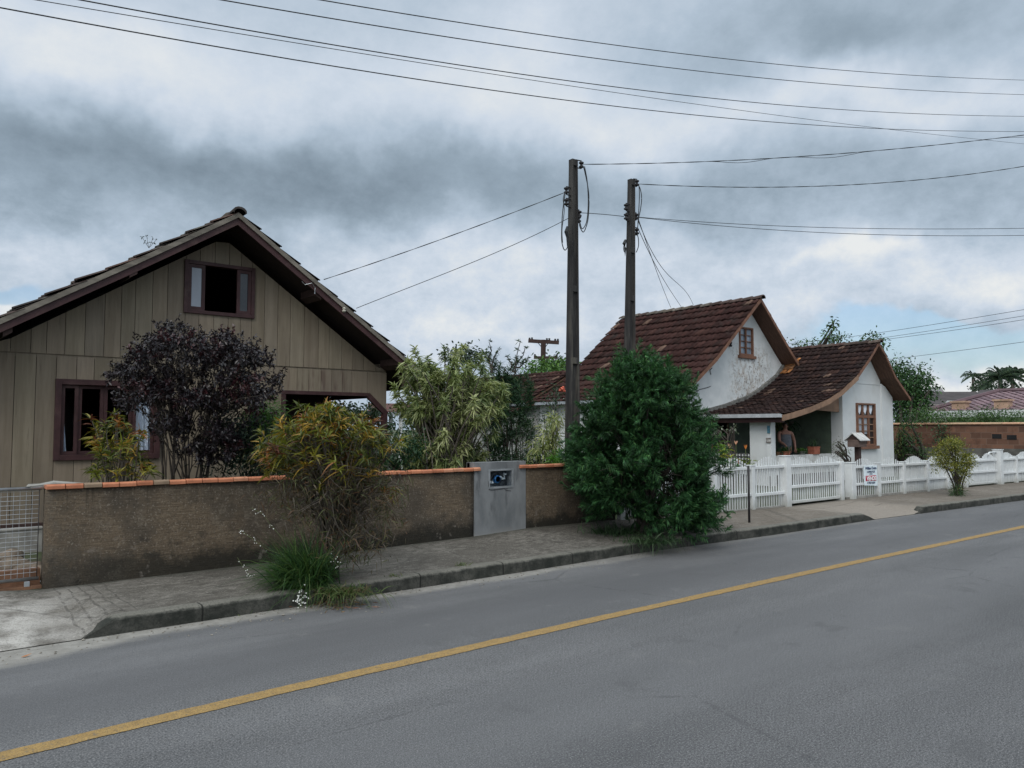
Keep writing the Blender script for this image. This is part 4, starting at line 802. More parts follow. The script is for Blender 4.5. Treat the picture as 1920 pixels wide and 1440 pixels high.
# ------------------------------------------------------------------ plants
def nrm(a): return a/(np.linalg.norm(a,axis=-1,keepdims=True)+1e-9)
class Leaves:
    def __init__(s): s.V=[];s.Q=[];s.C=[];s.n=0
    def strap(s,base,dir_,length,width,droop,col,nseg=3,shape=None,roll=.6,tipcol=None):
        """curved tapering leaves; every argument is one value or one per leaf"""
        base=np.asarray(base,float);N=len(base); d=nrm(np.asarray(dir_,float)); L=np.broadcast_to(length,(N,)).astype(float);W=np.broadcast_to(width,(N,)).astype(float);Dr=np.broadcast_to(droop,(N,)).astype(float)
        col=np.broadcast_to(np.asarray(col,float),(N,3)); t=np.linspace(0,1,nseg+1); sh=np.interp(t,*(shape or ((0,.25,.6,1),(.55,1,.8,.06))))
        side=nrm(np.cross(d,np.array([0,0,1.])+rng.normal(size=(N,3))*roll))
        P=base[:,None]+d[:,None]*(L[:,None]*t)[:,:,None]; P[:,:,2]-=(Dr*L)[:,None]*t**2
        off=side[:,None]*(W[:,None]*sh/2)[:,:,None]; V=np.stack([P-off,P+off],2).reshape(-1,3)
        k=(nseg+1)*2; b=s.n+np.arange(N)[:,None]*k; q=[]
        for i in range(nseg): q.append(np.stack([b[:,0]+2*i,b[:,0]+2*i+1,b[:,0]+2*i+3,b[:,0]+2*i+2],1))
        s.Q.append(np.concatenate(q)); s.V.append(V); C=np.repeat(col,k,0).reshape(N,nseg+1,2,3)
        if tipcol is not None: tc=np.broadcast_to(np.asarray(tipcol,float),(N,3)); C=C*(1-t[None,:,None,None])+tc[:,None,None]*t[None,:,None,None]
        s.C.append(C.reshape(-1,3)); s.n+=len(V)
    def build(s,name,mat,parent): return quads(name,np.concatenate(s.V),np.concatenate(s.Q),np.clip(np.concatenate(s.C),0,1),mat,parent)
def usphere(n): return nrm(rng.normal(size=(n,3)))
def pick(pal,n,w=None,j=.2): return np.array(pal)[rng.choice(len(pal),n,p=w)]*rng.uniform(1-j,1+j,(n,1))
LEAFS=((0,.4,1),(.15,1,.05))
def bez(a,b,n=6,sag=.35,j=.03):
    a=np.array(a,float);b=np.array(b,float);c=a+(b-a)*np.array([.35-sag*.3,.35-sag*.3,.6]); t=np.linspace(0,1,n)[:,None]
    p=(1-t)**2*a+2*t*(1-t)*c+t*t*b; p[1:-1]+=rng.normal(size=(n-2,3))*j; return p
def stems(name,paths,r0,r1,mat,parent,n=5):
    mb=MB()
    for p in paths: k=len(p); mb.tube(p,np.linspace(r0 if not callable(r0) else r0(),r1,k),n,False)
    return mb.build(name,mat,parent,True)
def inell(c,r,n,lo=.0):
    d=usphere(n)*(rng.uniform(lo**3,1,(n,1))**(1/3)); return np.array(c)+d*np.array(r)
def px(x,y,Y): return ony(x,y,Y)
# coordinate helper: a plant's own axes, r = to the right across the view, v = away
def ctr(x,y,dep): return atd(x,y,dep)
HR=RT; HV=fh
def blobpt(base,r,v,z): return np.array(base)+HR*r+HV*v+np.array([0,0,z])

def rosettes(lv,pts,axes,n,length,width,pal,wts,spread=(25,75),droop=.5,nseg=4,tip=None,along_=.08,jit=.2,shape=None):
    for p,a in zip(pts,axes):
        a=a/np.linalg.norm(a); u=nrm(np.cross(a,(.3,.9,.2))); w=np.cross(a,u); ph=rng.uniform(0,6.28)+np.arange(n)*2.4; th=R(1)*rng.uniform(*spread,n)
        d=a*np.cos(th)[:,None]+(u*np.cos(ph)[:,None]+w*np.sin(ph)[:,None])*np.sin(th)[:,None]
        b=p-a*rng.uniform(0,along_,n)[:,None]; c0=np.array(pal[rng.choice(len(pal),p=wts)]); c=c0*rng.uniform(1-jit,1+jit,(n,1)); alt=pick(pal,n,wts); m=rng.random(n)<.3; c[m]=alt[m]
        lv.strap(b,d,length*rng.uniform(.65,1.2,n),width*rng.uniform(.8,1.2,n),droop*rng.uniform(.3,1.3,n),c,nseg,shape,tipcol=None if tip is None else c*np.array(tip))
# --- purple leaved shrub before the wooden house
b0=(2.94,9.9,.15); r_=thing('purple_shrub','large dark purple leaved shrub with many bare stems before the wooden house','shrub',b0)
D=9.48; mpx=D/1450
def at_(x,y,dep): return atd(x,y,dep)
cl=[]
for (x,y,rx,ry,n) in [(390,830,60,36,8),(440,810,34,30,7),(330,790,30,20,3),(300,650,60,34,16),(400,655,66,34,17),(345,625,42,18,8),(445,645,40,22,8),(250,690,40,26,9),(330,705,80,34,20),(440,700,60,30,14),(485,665,22,12,4),(228,690,26,10,4),(270,735,50,28,11),(390,745,70,34,14),(470,735,36,26,8),(505,725,14,12,3),(420,785,60,26,7),(320,780,40,26,5),(300,625,18,14,4),(415,625,16,12,3)]:
    for _ in range(n):
        q=rng.normal(size=3)*.48; cl.append(at_(355+(x-355)*.95+rx*q[0],y+16+ry*q[1],D+rng.normal()*.36))
cl=np.array(cl); lv=Leaves()
cc=np.mean(cl,0)-np.array([0,0,.3])
for p in cl:
    red=rng.random()<.10; pal=[(.011,.008,.011),(.015,.010,.014),(.008,.006,.009),(.026,.016,.020)] if not red else [(.06,.018,.022),(.04,.014,.018)]
    for _ in range(rng.integers(9,14)):
        a=nrm((p-cc)*np.array([1,1,.5])*.8+rng.normal(size=3)*.8+np.array([0,0,.25])); L=rng.uniform(.08,.17); n=rng.integers(15,22); t=rng.uniform(.15,1.05,n); q0=p+rng.normal(size=3)*np.array([.07,.07,.04])
        q=q0+a*(t*L)[:,None]+rng.normal(size=(n,3))*.008; d=nrm(a*.7+rng.normal(size=(n,3))*.75)
        lv.strap(q,d,rng.uniform(.035,.058,n),rng.uniform(.020,.028,n),.15,pick(pal,n),2,LEAFS)
lv.build('foliage',leafmat('purple_leaf',.12,.38,.5),r_)
ps=[];base=np.array(b0)
for k in range(26):
    f=np.array([rng.normal()*.20,rng.normal()*.16,0]); tgt=cl[rng.integers(len(cl))]; ps.append(bez(base+f,tgt,7,.5,.02))
ss=[]
for p in cl: q=ps[rng.integers(len(ps))]; i=min(range(len(ps)),key=lambda j:np.linalg.norm(ps[j][4]-p)); ss.append(bez(ps[i][3+rng.integers(2)],p,4,.2,.015))
stems('stem',ps,lambda:rng.uniform(.010,.019),.005,BARK,r_); stems('twig',ss,.006,.0025,BARK,r_,4)
# dark low leaves under it
lv=Leaves(); 
for (x,y) in zip(rng.uniform(395,500,60),rng.uniform(790,880,60)):
    p=at_(x,y,9.5+rng.normal()*.15); n=40; o=rng.normal(size=(n,3))*.07; lv.strap(p+o,nrm(o+(0,0,.05)),rng.uniform(.04,.07,n),.025,.3,pick([(.015,.028,.020),(.02,.035,.022),(.012,.02,.018)],n),2,LEAFS)
r2=thing('low_shrub','low dark green shrub at the foot of the purple one','shrub',(3.6,9.9,.15)); lv.build('foliage',LEAFD,r2)
# --- crotons
CRO=[(.15,.16,.024),(.23,.20,.03),(.32,.19,.028),(.07,.085,.018),(.26,.10,.022),(.11,.035,.018),(.045,.06,.016),(.32,.20,.04)]; CW=[.22,.2,.10,.18,.07,.05,.14,.04]
def croton(base,heads,hl,lw,n,nm,lab,dep,twigs=True):
    r=thing(nm,lab,'shrub',base); lv=Leaves(); B=np.array(base); P=[];A=[]
    for (x,y,rx,ry,k) in heads:
        for _ in range(k):
            q=rng.normal(size=2)*.55; P.append(at_(x+rx*q[0],y+ry*q[1],dep+rng.normal()*.28))
    P=np.array(P); A=nrm(P-(B+np.array([0,0,.55])))*.9+np.array([0,0,.55])+rng.normal(size=P.shape)*.25
    rosettes(lv,P,A,n,hl,lw,CRO,CW,(18,85),.55,4,(.85,.9,.8),.10)
    return r,lv,P
b1=tuple(onz(622,1085,.15)); dB=depth((b1[0],b1[1],1.0))
r,lv,P=croton(b1,[(615,770,40,16,20),(560,800,40,20,16),(690,810,40,22,16),(620,800,60,20,22),(510,835,30,22,14),(660,860,60,30,26),(580,865,50,20,18),(615,775,32,14,15),(655,790,45,16,14),(560,790,30,16,9),(700,800,28,18,8),(520,825,28,22,12),(500,855,26,14,8),(590,820,60,20,22),(680,830,50,22,16),(540,860,40,18,12),(640,850,70,22,18),(560,880,30,14,4),(690,880,30,14,5),(640,885,30,14,3),(730,905,14,14,2),(620,770,12,6,4)],.145,.0165,17,'croton_shrub','tall leggy croton with yellow and orange strap leaves in front of the wall',dB)
# dead straps and bare twigs fill the lower part
B=np.array(b1); tw=[];lower=[]
for (x,y,rx,ry,k) in [(600,880,80,40,60),(690,900,50,40,34),(640,930,70,45,60),(560,920,40,40,22),(690,960,45,50,34),(630,990,50,40,34),(720,930,22,30,12),(600,960,40,40,20),(680,1020,36,30,14)]:
    for _ in range(k): q=rng.normal(size=2)*.6; lower.append(at_(x+rx*q[0],y+ry*q[1],dB+rng.normal()*.25))
lower=np.array(lower); main=[]
for k in range(16):
    t_=P[rng.integers(len(P))]; main.append(bez(B+np.array([rng.normal()*.05,rng.normal()*.05,0]),t_,7,.55,.025))
for p in np.r_[P,lower]:
    i=min(range(len(main)),key=lambda j:np.linalg.norm(main[j][3]-p)+.15*rng.random()); tw.append(bez(main[i][rng.integers(1,5)],p,5,.3,.02))
GREY=plain('croton_twig',(.10,.085,.07),.9,.4,14,bump=.2)
stems('trunk',main,lambda:rng.uniform(.014,.024),.006,BARK,r,6); stems('twig',tw,.006,.0025,GREY,r,4)
n=len(lower)
for p in lower:
    k=17; d=usphere(k)*np.array([1,1,.6])+np.array([0,0,-.2]); o=rng.normal(size=(k,3))*.07
    lv.strap(p+o,d,rng.uniform(.05,.11,k),.009,rng.uniform(0,.8,k),pick([(.10,.08,.055),(.07,.055,.04),(.05,.06,.025),(.08,.09,.03),(.12,.09,.05),(.09,.045,.02)],k),3)
lv.build('foliage',LEAF,r)
b2=(2.03,9.25,.15)
r,lv,P=croton(b2,[(195,795,20,12,6),(250,800,26,14,7),(210,830,38,18,14),(260,840,30,20,10),(185,860,24,14,7),(230,870,40,18,12),(275,870,16,14,4),(180,885,16,8,4),(222,778,10,6,3)],.135,.017,18,'croton_shrub','smaller croton with orange tinged leaves behind the wall, under the dark window',depth((2.03,9.25,1.3)))
lv.build('foliage',LEAF,r); stems('stem',[bez(np.array(b2)+rng.normal(size=3)*np.array([.06,.06,0]),p,5,.4,.02) for p in P],.008,.004,GREY,r,4)
# --- tussock of long grass on the kerb with white flower sprays
b3=tuple(onz(578,1098,.14)); dG=depth(b3); r=thing('grass_tussock','tussock of long bright green grass blades at the foot of the croton','grass',b3); lv=Leaves()
N=1900; o=rng.normal(size=(N,2)); B=np.array(b3)+HR*(o[:,:1]*.085)+HV*(o[:,1:]*.08); B=B.reshape(-1,3)
az=rng.uniform(0,6.28,N); th=R(1)*np.abs(rng.normal(26,20,N)); d=np.stack([np.cos(az)*np.sin(th),np.sin(az)*np.sin(th),np.cos(th)],1); d-=.30*HR
lv.strap(B,d,rng.uniform(.42,.92,N),rng.uniform(.007,.012,N),rng.uniform(.25,.95,N),pick([(.028,.072,.020),(.045,.098,.024),(.080,.128,.036),(.018,.048,.016)],N,[.3,.35,.15,.2]),6,((0,.3,1),(.9,1,.05)),.4,)
lv.build('blades',LEAF,r)
b3b=tuple(onz(640,1110,.12)); r=thing('grass_tussock','drooping pale green grass tuft spilling over the kerb edge','grass',b3b); lv=Leaves(); N=420
o=rng.normal(size=(N,2)); B=(np.array(b3b)+HR*(o[:,:1]*.13)+HV*(o[:,1:]*.07)).reshape(-1,3); az=rng.uniform(0,6.28,N); th=R(1)*np.abs(rng.normal(55,20,N)); d=np.stack([np.cos(az)*np.sin(th),np.sin(az)*np.sin(th),np.cos(th)],1)+.25*HR-.2*HV
lv.strap(B,d,rng.uniform(.12,.30,N),rng.uniform(.007,.011,N),rng.uniform(.5,1.2,N),pick([(.07,.105,.03),(.10,.12,.045),(.045,.09,.025),(.12,.10,.05)],N),5,((0,.3,1),(.9,1,.05)),.4); lv.build('blades',LEAF,r)
PETAL=plain('white_petal',(.78,.78,.74),.6,.05,20,bump=0)
def spray(root,pts,dep,nb,jit,rad=.0065):
    if nb>40: dep-=.28; rad=.009
    p=np.array([at_(x,y,dep+i*.0) for i,(x,y) in enumerate(pts)]); mb=MB(); mb.tube(p,.0022,4,False); mb.build('flower_stalk',LEAFD_ST,root)
    mb=MB(); 
    for _ in range(nb):
        t=rng.random()*(len(p)-1)*.75; i=int(t); q=p[i]+(p[min(i+1,len(p)-1)]-p[i])*(t-i)+rng.normal(size=3)*jit; mb.ball(q,rad*rng.uniform(.6,1.2),6,(1,1,.8))
    mb.build('blossom',PETAL,root,True)
LEAFD_ST=plain('stalk',(.10,.12,.05),.8,.2,20,bump=0)
fs=[([(470,952),(492,963),(508,985),(530,1010)],'upper arching spray of tiny white flowers beside the croton',14,.012),([(448,992),(470,1008),(500,1030),(530,1040)],'middle spray of tiny white flowers against the wall foot',14,.012),([(445,1045),(455,1062),(470,1080),(500,1085)],'low spray of tiny white flowers over the pavement',12,.012),([(560,1118),(568,1140),(566,1125),(566,1105),(560,1085)],'white flower cluster hanging over the kerb face',46,.03),([(595,1095),(588,1105),(578,1115),(565,1090)],'short white flower spray on the pavement edge',14,.02),([(640,1050),(632,1062),(626,1050),(612,1040)],'few white flowers at the right of the grass tussock',10,.025)]
for pts,l,nb,j in fs:
    q=onz(565,1100,.14); rr=thing('flower_spray',l,'flowers',tuple(atd(*pts[-1],dG)),'white flower sprays of the grass tussock'); spray(rr,pts,dG-.05,nb,j)
# --- variegated dragon plant
b4=(6.83,10.0,.15); D4=12.01; r=thing('variegated_shrub','tall yellow green variegated shrub of leafy canes behind the wall','shrub',b4)
tips=[(778,652,0),(832,650,0),(856,655,0),(868,648,0),(905,662,0),(760,678,0),(800,668,0),(880,680,0),(738,722,0),(742,742,0),(948,722,0),(940,752,0),(930,808,0),(925,712,0),(912,700,0),(845,690,0),(815,690,0),(775,700,0)]
P=[at_(x,y,D4+rng.normal()*.3) for x,y,_ in tips]
for (x,y,rx,ry,k) in [(790,705,45,30,30),(850,705,50,30,32),(895,715,36,32,22),(770,760,40,30,22),(910,750,30,40,14),(830,780,60,36,34),(800,750,50,36,18),(870,750,46,36,18),(895,785,36,30,12),(800,830,55,26,34),(870,840,46,24,30),(790,865,50,12,18),(860,870,50,10,14),(915,760,26,22,6),(830,860,50,14,10),(905,850,22,16,5)]:
    for _ in range(k): q=rng.normal(size=2)*.52; P.append(at_(x+rx*q[0],y+ry*q[1],D4+rng.normal()*.42))
P=np.array(P); B=np.array(b4); A=nrm((P-(B+np.array([0,0,.9])))*np.array([1,1,.5]))*.9+np.array([0,0,.8])+rng.normal(size=P.shape)*.2
VP_=[(.28,.31,.14),(.21,.25,.10),(.14,.18,.07),(.40,.42,.22),(.08,.12,.045)]; VW=[.3,.27,.2,.1,.13]
lv=Leaves(); rosettes(lv,P,A,62,.145,.021,VP_,VW,(28,100),.55,4,(1.05,1.05,1.0),.22,.18)
lv.build('foliage',LEAF,r); stems('cane',[bez(B+np.array([rng.normal()*.22,rng.normal()*.22,0]),p-A[i]*.1,6,.6,.02) for i,p in enumerate(P)],.013,.009,BARKL,r,5)
# --- feathery dark tree right of it, with thin upright shoots
b5=(9.3,11.5,.15); D5=14.7; r=thing('feathery_tree','slim dark green feathery tree with sparse shoots between the two houses','tree',b5); lv=Leaves(); P=[]
for (x,y,rx,ry,k) in [(945,720,26,30,26),(935,770,30,34,34),(955,800,36,34,34),(930,830,24,24,18),(985,770,20,34,14),(960,735,34,26,16),(1000,745,12,26,6),(925,700,12,26,6)]:
    for _ in range(int(k*.62)): q=rng.normal(size=2)*.55; P.append(at_(x+rx*q[0],y+ry*q[1],D5+rng.normal()*.4))
P=np.array(P)
for p in P:
    n=120; a=nrm(rng.normal(size=3)*.5+np.array([0,0,1])); o=a*rng.uniform(-.2,.2,n)[:,None]; d=usphere(n)+a*.8
    lv.strap(p+o,d,rng.uniform(.09,.17,n),.013,.25,pick([(.018,.05,.022),(.025,.065,.026),(.012,.034,.018),(.05,.085,.03)],n,[.35,.3,.25,.1]),2,((0,.4,1),(.5,1,.1)))
sh=[]
for (x0,y0,x1,y1) in [(921,700,918,640),(921,690,935,655),(921,690,908,662),(960,720,972,640),(960,700,986,652),(965,700,952,668),(968,690,990,672),(950,720,945,690),(985,740,1000,720)]:
    a,c=at_(x0,y0,D5),at_(x1,y1,D5); pth=np.linspace(a,c,5)+rng.normal(size=(5,3))*.02; sh.append(pth)
    for t in (.45,.62,.8,1.0):
        p=a+(c-a)*t; n=14; lv.strap(np.repeat([p],n,0),usphere(n)*np.array([1,1,.6])+np.array([0,0,.35]),rng.uniform(.05,.10,n),.022,.2,pick([(.03,.06,.03),(.05,.08,.035)],n),2,LEAFS)
lv.build('foliage',LEAFD,r); stems('trunk',[bez(np.array(b5)+rng.normal(size=3)*np.array([.1,.1,0]),p,6,.5,.02) for p in P[::5]]+sh,.018,.006,BARK,r,5)
# --- small plants between, behind the wall
def bush(nm,lab,base,blobs,dep,pal,ln,wd,per,drp=.3,mat=LEAF,sd=.07,cat='shrub',shape=LEAFS,grp=None,up=.05,dz=.2,nseg=2,stem=True):
    r=thing(nm,lab,cat,base,grp); lv=Leaves(); P=[]
    for (x,y,rx,ry,k) in blobs:
        for _ in range(k): q=rng.normal(size=2)*.6; P.append(at_(x+rx*q[0],y+ry*q[1],dep+rng.normal()*dz))
    P=np.array(P)
    for p in P:
        o=rng.normal(size=(per,3))*sd; d=nrm(o)+rng.normal(size=(per,3))*.4+np.array([0,0,up]); c=pick(pal,per)*rng.uniform(.75,1.2); lv.strap(p+o,d,ln*rng.uniform(.7,1.2,per),wd*rng.uniform(.8,1.2,per),drp,c,nseg,shape)
    lv.build('foliage',mat,r)
    if stem: stems('stem',[bez(np.array(base)+rng.normal(size=3)*np.array([.05,.05,0]),p,5,.4,.015) for p in P[::max(1,len(P)//14)]],.012,.004,BARK,r,4)
    return r
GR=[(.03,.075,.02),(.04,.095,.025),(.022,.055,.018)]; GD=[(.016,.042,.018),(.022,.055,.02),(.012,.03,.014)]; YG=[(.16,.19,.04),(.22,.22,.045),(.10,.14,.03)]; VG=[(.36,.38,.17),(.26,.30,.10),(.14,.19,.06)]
bush('leafy_shrub','bright green feathery shrub in the veranda opening behind the croton',(3.9,9.75,.15),[(490,790,24,18,14),(505,775,18,12,8),(480,820,20,24,12)],depth((3.9,9.75,1.6)),[(.08,.20,.03),(.055,.15,.03),(.035,.09,.02)],.08,.014,80,.4)
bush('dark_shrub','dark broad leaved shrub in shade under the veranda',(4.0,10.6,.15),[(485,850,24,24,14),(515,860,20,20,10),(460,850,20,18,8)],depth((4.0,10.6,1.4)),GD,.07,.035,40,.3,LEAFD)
bush('garden_shrub','mid green shrub seen through the open side of the veranda',(8.6,14.6,.15),[(628,762,16,10,8),(650,782,26,16,14),(690,775,26,16,14),(670,820,40,24,16),(715,800,20,24,10)],depth((8.4,14.4,1.5)),[(.03,.06,.03),(.045,.08,.035),(.022,.045,.022)],.10,.05,40)
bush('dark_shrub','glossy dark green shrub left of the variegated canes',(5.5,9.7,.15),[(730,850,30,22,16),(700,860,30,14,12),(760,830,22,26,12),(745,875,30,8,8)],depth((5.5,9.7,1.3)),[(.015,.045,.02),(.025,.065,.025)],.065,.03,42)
bush('variegated_shrub','small cream edged variegated plant leaning beside the left pole',(8.5,9.5,.15),[(1040,785,10,14,7),(1030,815,14,16,9),(1018,840,16,14,9),(1005,860,14,8,5)],depth((8.5,9.5,1.3)),VG,.13,.022,26,.6,LEAF,.05,shape=((0,.3,1),(.5,1,.05)),nseg=3)
bush('bright_plant','bright green strappy plant at the foot of the left pole',(8.6,9.0,.15),[(1048,855,9,10,7),(1040,866,10,5,4)],depth((8.6,8.8,1.2)),[(.07,.20,.02),(.10,.26,.03)],.12,.014,30,.5,LEAF,.03,nseg=3,shape=((0,.3,1),(.8,1,.05)))
bush('rose_bush','thin leaved rose bush with one coral bloom left of the left pole',(9.4,10.3,.15),[(1035,750,14,14,7),(1025,780,18,18,7),(1045,735,8,10,4),(1010,820,22,14,8)],depth((9.4,10.3,1.5)),[(.025,.06,.03),(.035,.075,.035)],.05,.026,22)
rs=bpy.data.objects['rose_bush']; mb=MB(); q=at_(1053,731,depth((9.4,10.3,1.5))); 
for k in range(9): mb.ball(q+rng.normal(size=3)*.022,.03,7,(1,1,.7))
mb.build('bloom',plain('coral_petal',(.70,.16,.10),.6,.2,30,bump=0),rs,True)
bush('garden_shrub','light leaved airy shrub before the grey annex wall',(9.0,10.8,.15),[(985,820,26,24,14),(1000,790,20,20,8),(970,850,20,14,8)],depth((9.0,10.8,1.4)),[(.035,.07,.035),(.05,.095,.04),(.025,.05,.03)],.07,.02,34)
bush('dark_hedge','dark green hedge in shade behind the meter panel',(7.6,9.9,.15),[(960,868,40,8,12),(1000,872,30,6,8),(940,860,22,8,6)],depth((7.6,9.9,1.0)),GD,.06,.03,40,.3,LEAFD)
# --- the big conifer bush on the pavement
b6=tuple(onz(1205,1003,.14)); D6=depth((b6[0],b6[1],1.2)); r=thing('conifer_bush','big dense green conifer bush growing on the pavement by the wall end','bush',b6); lv=Leaves(); P=[];
for (x,y,rx,ry,k) in [(1172,672,8,12,4),(1192,678,8,10,4),(1240,690,10,14,4),(1268,700,10,16,4),(1130,720,12,16,4),(1178,690,22,16,7),(1190,715,44,22,12),(1258,718,26,26,9),(1132,742,30,22,9),(1200,755,80,30,22),(1290,770,30,26,8),(1110,790,36,26,10),(1210,800,100,34,24),(1305,820,34,34,11),(1100,845,40,34,12),(1190,850,90,34,18),(1310,870,34,34,10),(1090,890,32,30,9),(1170,905,70,34,13),(1320,915,30,30,9),(1125,925,36,26,10),(1230,945,70,22,13),(1310,955,36,26,11),(1085,865,20,20,5),(1280,968,50,12,7),(1336,960,16,20,5),(1300,720,6,6,1),(1345,800,6,10,1),(1352,860,6,12,2),(1078,790,8,10,2),(1085,745,8,8,1),(1215,672,6,8,1),(1362,930,8,10,2),(1068,840,6,10,1),(1225,655,4,8,1)]:
    for _ in range(k): q=rng.normal(size=2)*.40; P.append(at_(1206+(x-1206)*.79+rx*q[0]*.9,y+14-(y-880)*.05+ry*q[1],D6+rng.normal()*.42))
P=np.array(P); ax0=np.array(b6)
TH=[(.025,.076,.027),(.034,.100,.034),(.016,.048,.020),(.052,.135,.042),(.08,.165,.05)]; TW=[.34,.28,.2,.13,.05]
for p in P:
    out=nrm((p-(ax0+np.array([0,0,.25+.75*(p[2]-.14)])))*np.array([1,1,.45])); shade=rng.uniform(.75,1.2)
    inner=np.linalg.norm((p-ax0)[:2])<.35
    for _ in range(17):
        a=nrm(out*.75+np.array([0,0,.45])+rng.normal(size=3)*.42); o=p+rng.normal(size=3)*np.array([.10,.10,.08]); n=44; L=rng.uniform(.13,.25); sh2=shade*rng.uniform(.8,1.2)
        u=nrm(np.cross(a,rng.normal(size=3))); w_=np.cross(a,u); t=rng.uniform(0,1,n)**.8; sd=np.where(rng.random(n)<.5,1,-1); d=a*.9+u*(sd*.7)[:,None]+w_*rng.normal(size=(n,1))*.25
        c=pick(TH,n,TW,.12)*sh2; tip=(.55+.75*t)[:,None]; lv.strap(o+a*(t*L)[:,None]-w_*(t**2*L*.15)[:,None],d,(1-.6*t)*L*.40+.02,.0095,rng.uniform(0,.4,n),c*tip,2,((0,.5,1),(.8,1,.15)))
lv.build('foliage',NEEDLE,r)
tr=[bez(ax0+np.array([rng.normal()*.05,rng.normal()*.05,-.02]),at_(1190+rng.normal()*60,760+rng.normal()*50,D6+rng.normal()*.2),6,.5,.03) for _ in range(7)]
stems('trunk',tr,.035,.012,BARK,r,7); stems('branch',[bez(tr[rng.integers(7)][rng.integers(1,5)],p,4,.1,.02) for p in P],.009,.004,BARK,r,4)
for nm,(x,y),lab,N,L in (('liriope_clump',(1150,1004),'strappy grey green grass clump left under the conifer bush',420,.50),('liriope_clump',(1225,1018),'grass clump at the kerb in front of the conifer bush',300,.40)):
    bb=onz(x,y,.14); r=thing(nm,lab,'grass',tuple(bb),'grass clumps under the conifer bush'); lv=Leaves(); o=rng.normal(size=(N,2)); B=bb+HR*(o[:,:1]*.20)+HV*(o[:,1:]*.09); az=rng.uniform(0,6.28,N); th=R(1)*np.abs(rng.normal(42,20,N)); d=np.stack([np.cos(az)*np.sin(th),np.sin(az)*np.sin(th),np.cos(th)],1)
    lv.strap(B,d,rng.uniform(.6,1.1,N)*L,rng.uniform(.007,.011,N),rng.uniform(.5,1.1,N),pick([(.04,.085,.035),(.06,.115,.05),(.10,.15,.08),(.025,.055,.025)],N),5,((0,.3,1),(.9,1,.05)),.4); lv.build('blades',LEAF,r)
# --- small yellow green street shrub by the right fence
b7=tuple(onz(1798,928,.14)); D7=depth((b7[0],b7[1],.8)); r=thing('street_shrub','small yellow green street shrub with bare forked stems near the right fence','shrub',b7); lv=Leaves(); P=[]
for (x,y,rx,ry,k) in [(1778,838,16,10,10),(1790,832,12,8,6),(1770,855,14,10,9),(1800,862,18,12,10),(1812,868,10,8,6),(1785,872,18,10,9),(1802,885,12,10,6)]:
    for _ in range(k): q=rng.normal(size=2)*.65; P.append(at_(x+rx*q[0],y+ry*q[1],D7+rng.normal()*.16))
P=np.array(P)
for p in P:
    n=110; o=rng.normal(size=(n,3))*.06; hi=min(1,max(0,(p[2]-.6)/.6)); lv.strap(p+o,nrm(o)+np.array([0,0,.5]),rng.uniform(.04,.06,n),.022,.2,pick([(.20,.20,.035),(.28,.26,.045),(.12,.14,.03),(.08,.10,.025)],n),2,LEAFS)
lv.build('foliage',LEAF,r); stems('stem',[bez(np.array(b7)+rng.normal(size=3)*np.array([.05,.05,0]),p,5,.7,.02) for p in P[::3]],.022,.006,BARK,r,5)
bush('grass_tuft','green tuft of grass at the foot of the street shrub',b7,[(1798,922,9,6,10)],D7,GR,.16,.012,30,.5,nseg=3,stem=False,cat='grass',up=.6,sd=.05)
for (x,y,l,s) in [(866,1062,'pale dry grass tuft on the kerb edge',.13),(738,1082,'small weed tuft on the kerb edge right of the croton',.10),(446,1150,'single green weed growing at the foot of the kerb',.12),(1096,990,'white flowered weed at the wall foot left of the conifer bush',.08)]:
    bb=onz(x,y,.13 if y!=1150 else .0); r=thing('weed',l,'weed',tuple(bb),'weeds along the kerb'); lv=Leaves(); n=34; az=rng.uniform(0,6.28,n); d=np.stack([np.cos(az)*.7,np.sin(az)*.7,rng.uniform(.4,1.2,n)],1); lv.strap(bb+rng.normal(size=(n,3))*np.array([.035,.035,0]),d,s*rng.uniform(.5,1.2,n),.006,.5,pick([(.10,.13,.04),(.06,.11,.03),(.14,.14,.05)],n),3,((0,.3,1),(.9,1,.05)))
    lv.build('blades',LEAF,r)
    if x==1096: 
        mb=MB(); [mb.ball(at_(u,v,depth(bb)),.014,6) for u,v in ((1087,984),(1090,988),(1088,993))]; mb.build('blossom',PETAL,r,True)
# fallen leaves in the gutter
lv=Leaves(); N=150; q=np.array([onz(x,y,.012) for x,y in zip(rng.normal(632,24,N),rng.normal(1134,5,N))]); lv.strap(q+np.c_[np.zeros((N,2)),rng.uniform(0,.02,N)],np.c_[rng.normal(size=(N,2)),rng.normal(size=N)*.15],rng.uniform(.03,.08,N),.012,.0,pick([(.16,.07,.04),(.11,.06,.035),(.22,.13,.06),(.07,.09,.03)],N),2,LEAFS,2.5)
o=lv.build('fallen_leaves',LEAFD,None); tag(o,'brown fallen leaves gathered in the gutter under the grass tuft','leaf litter',kind='stuff')
lv=Leaves(); q=onz(40,1232,.008); lv.strap([q],[(1,.3,.05)],.07,.03,-.1,(.42,.16,.05),3,LEAFS,.2); tag(lv.build('fallen_leaf',LEAFD,None),'single orange leaf lying on the road at the far left','leaf')
# weed on the wooden house roof
q=ony(279,465,11.5); r=thing('roof_weed','tiny weed sprouting from the left slope of the wooden house roof','weed',tuple(q)); lv=Leaves(); n=26
tws=[np.array([q,q+np.array([dx*.6,0,.08]),q+np.array([dx,0,.17-abs(dx)*.3])]) for dx in (-.09,-.03,.05,.10)]
for t_ in tws: lv.strap(np.repeat(t_[1:],4,0),usphere(8),.035,.016,.2,pick([(.03,.045,.025)],8),2,LEAFS)
lv.build('foliage',LEAFD,r); stems('stem',tws,.003,.002,BARK,r,4)
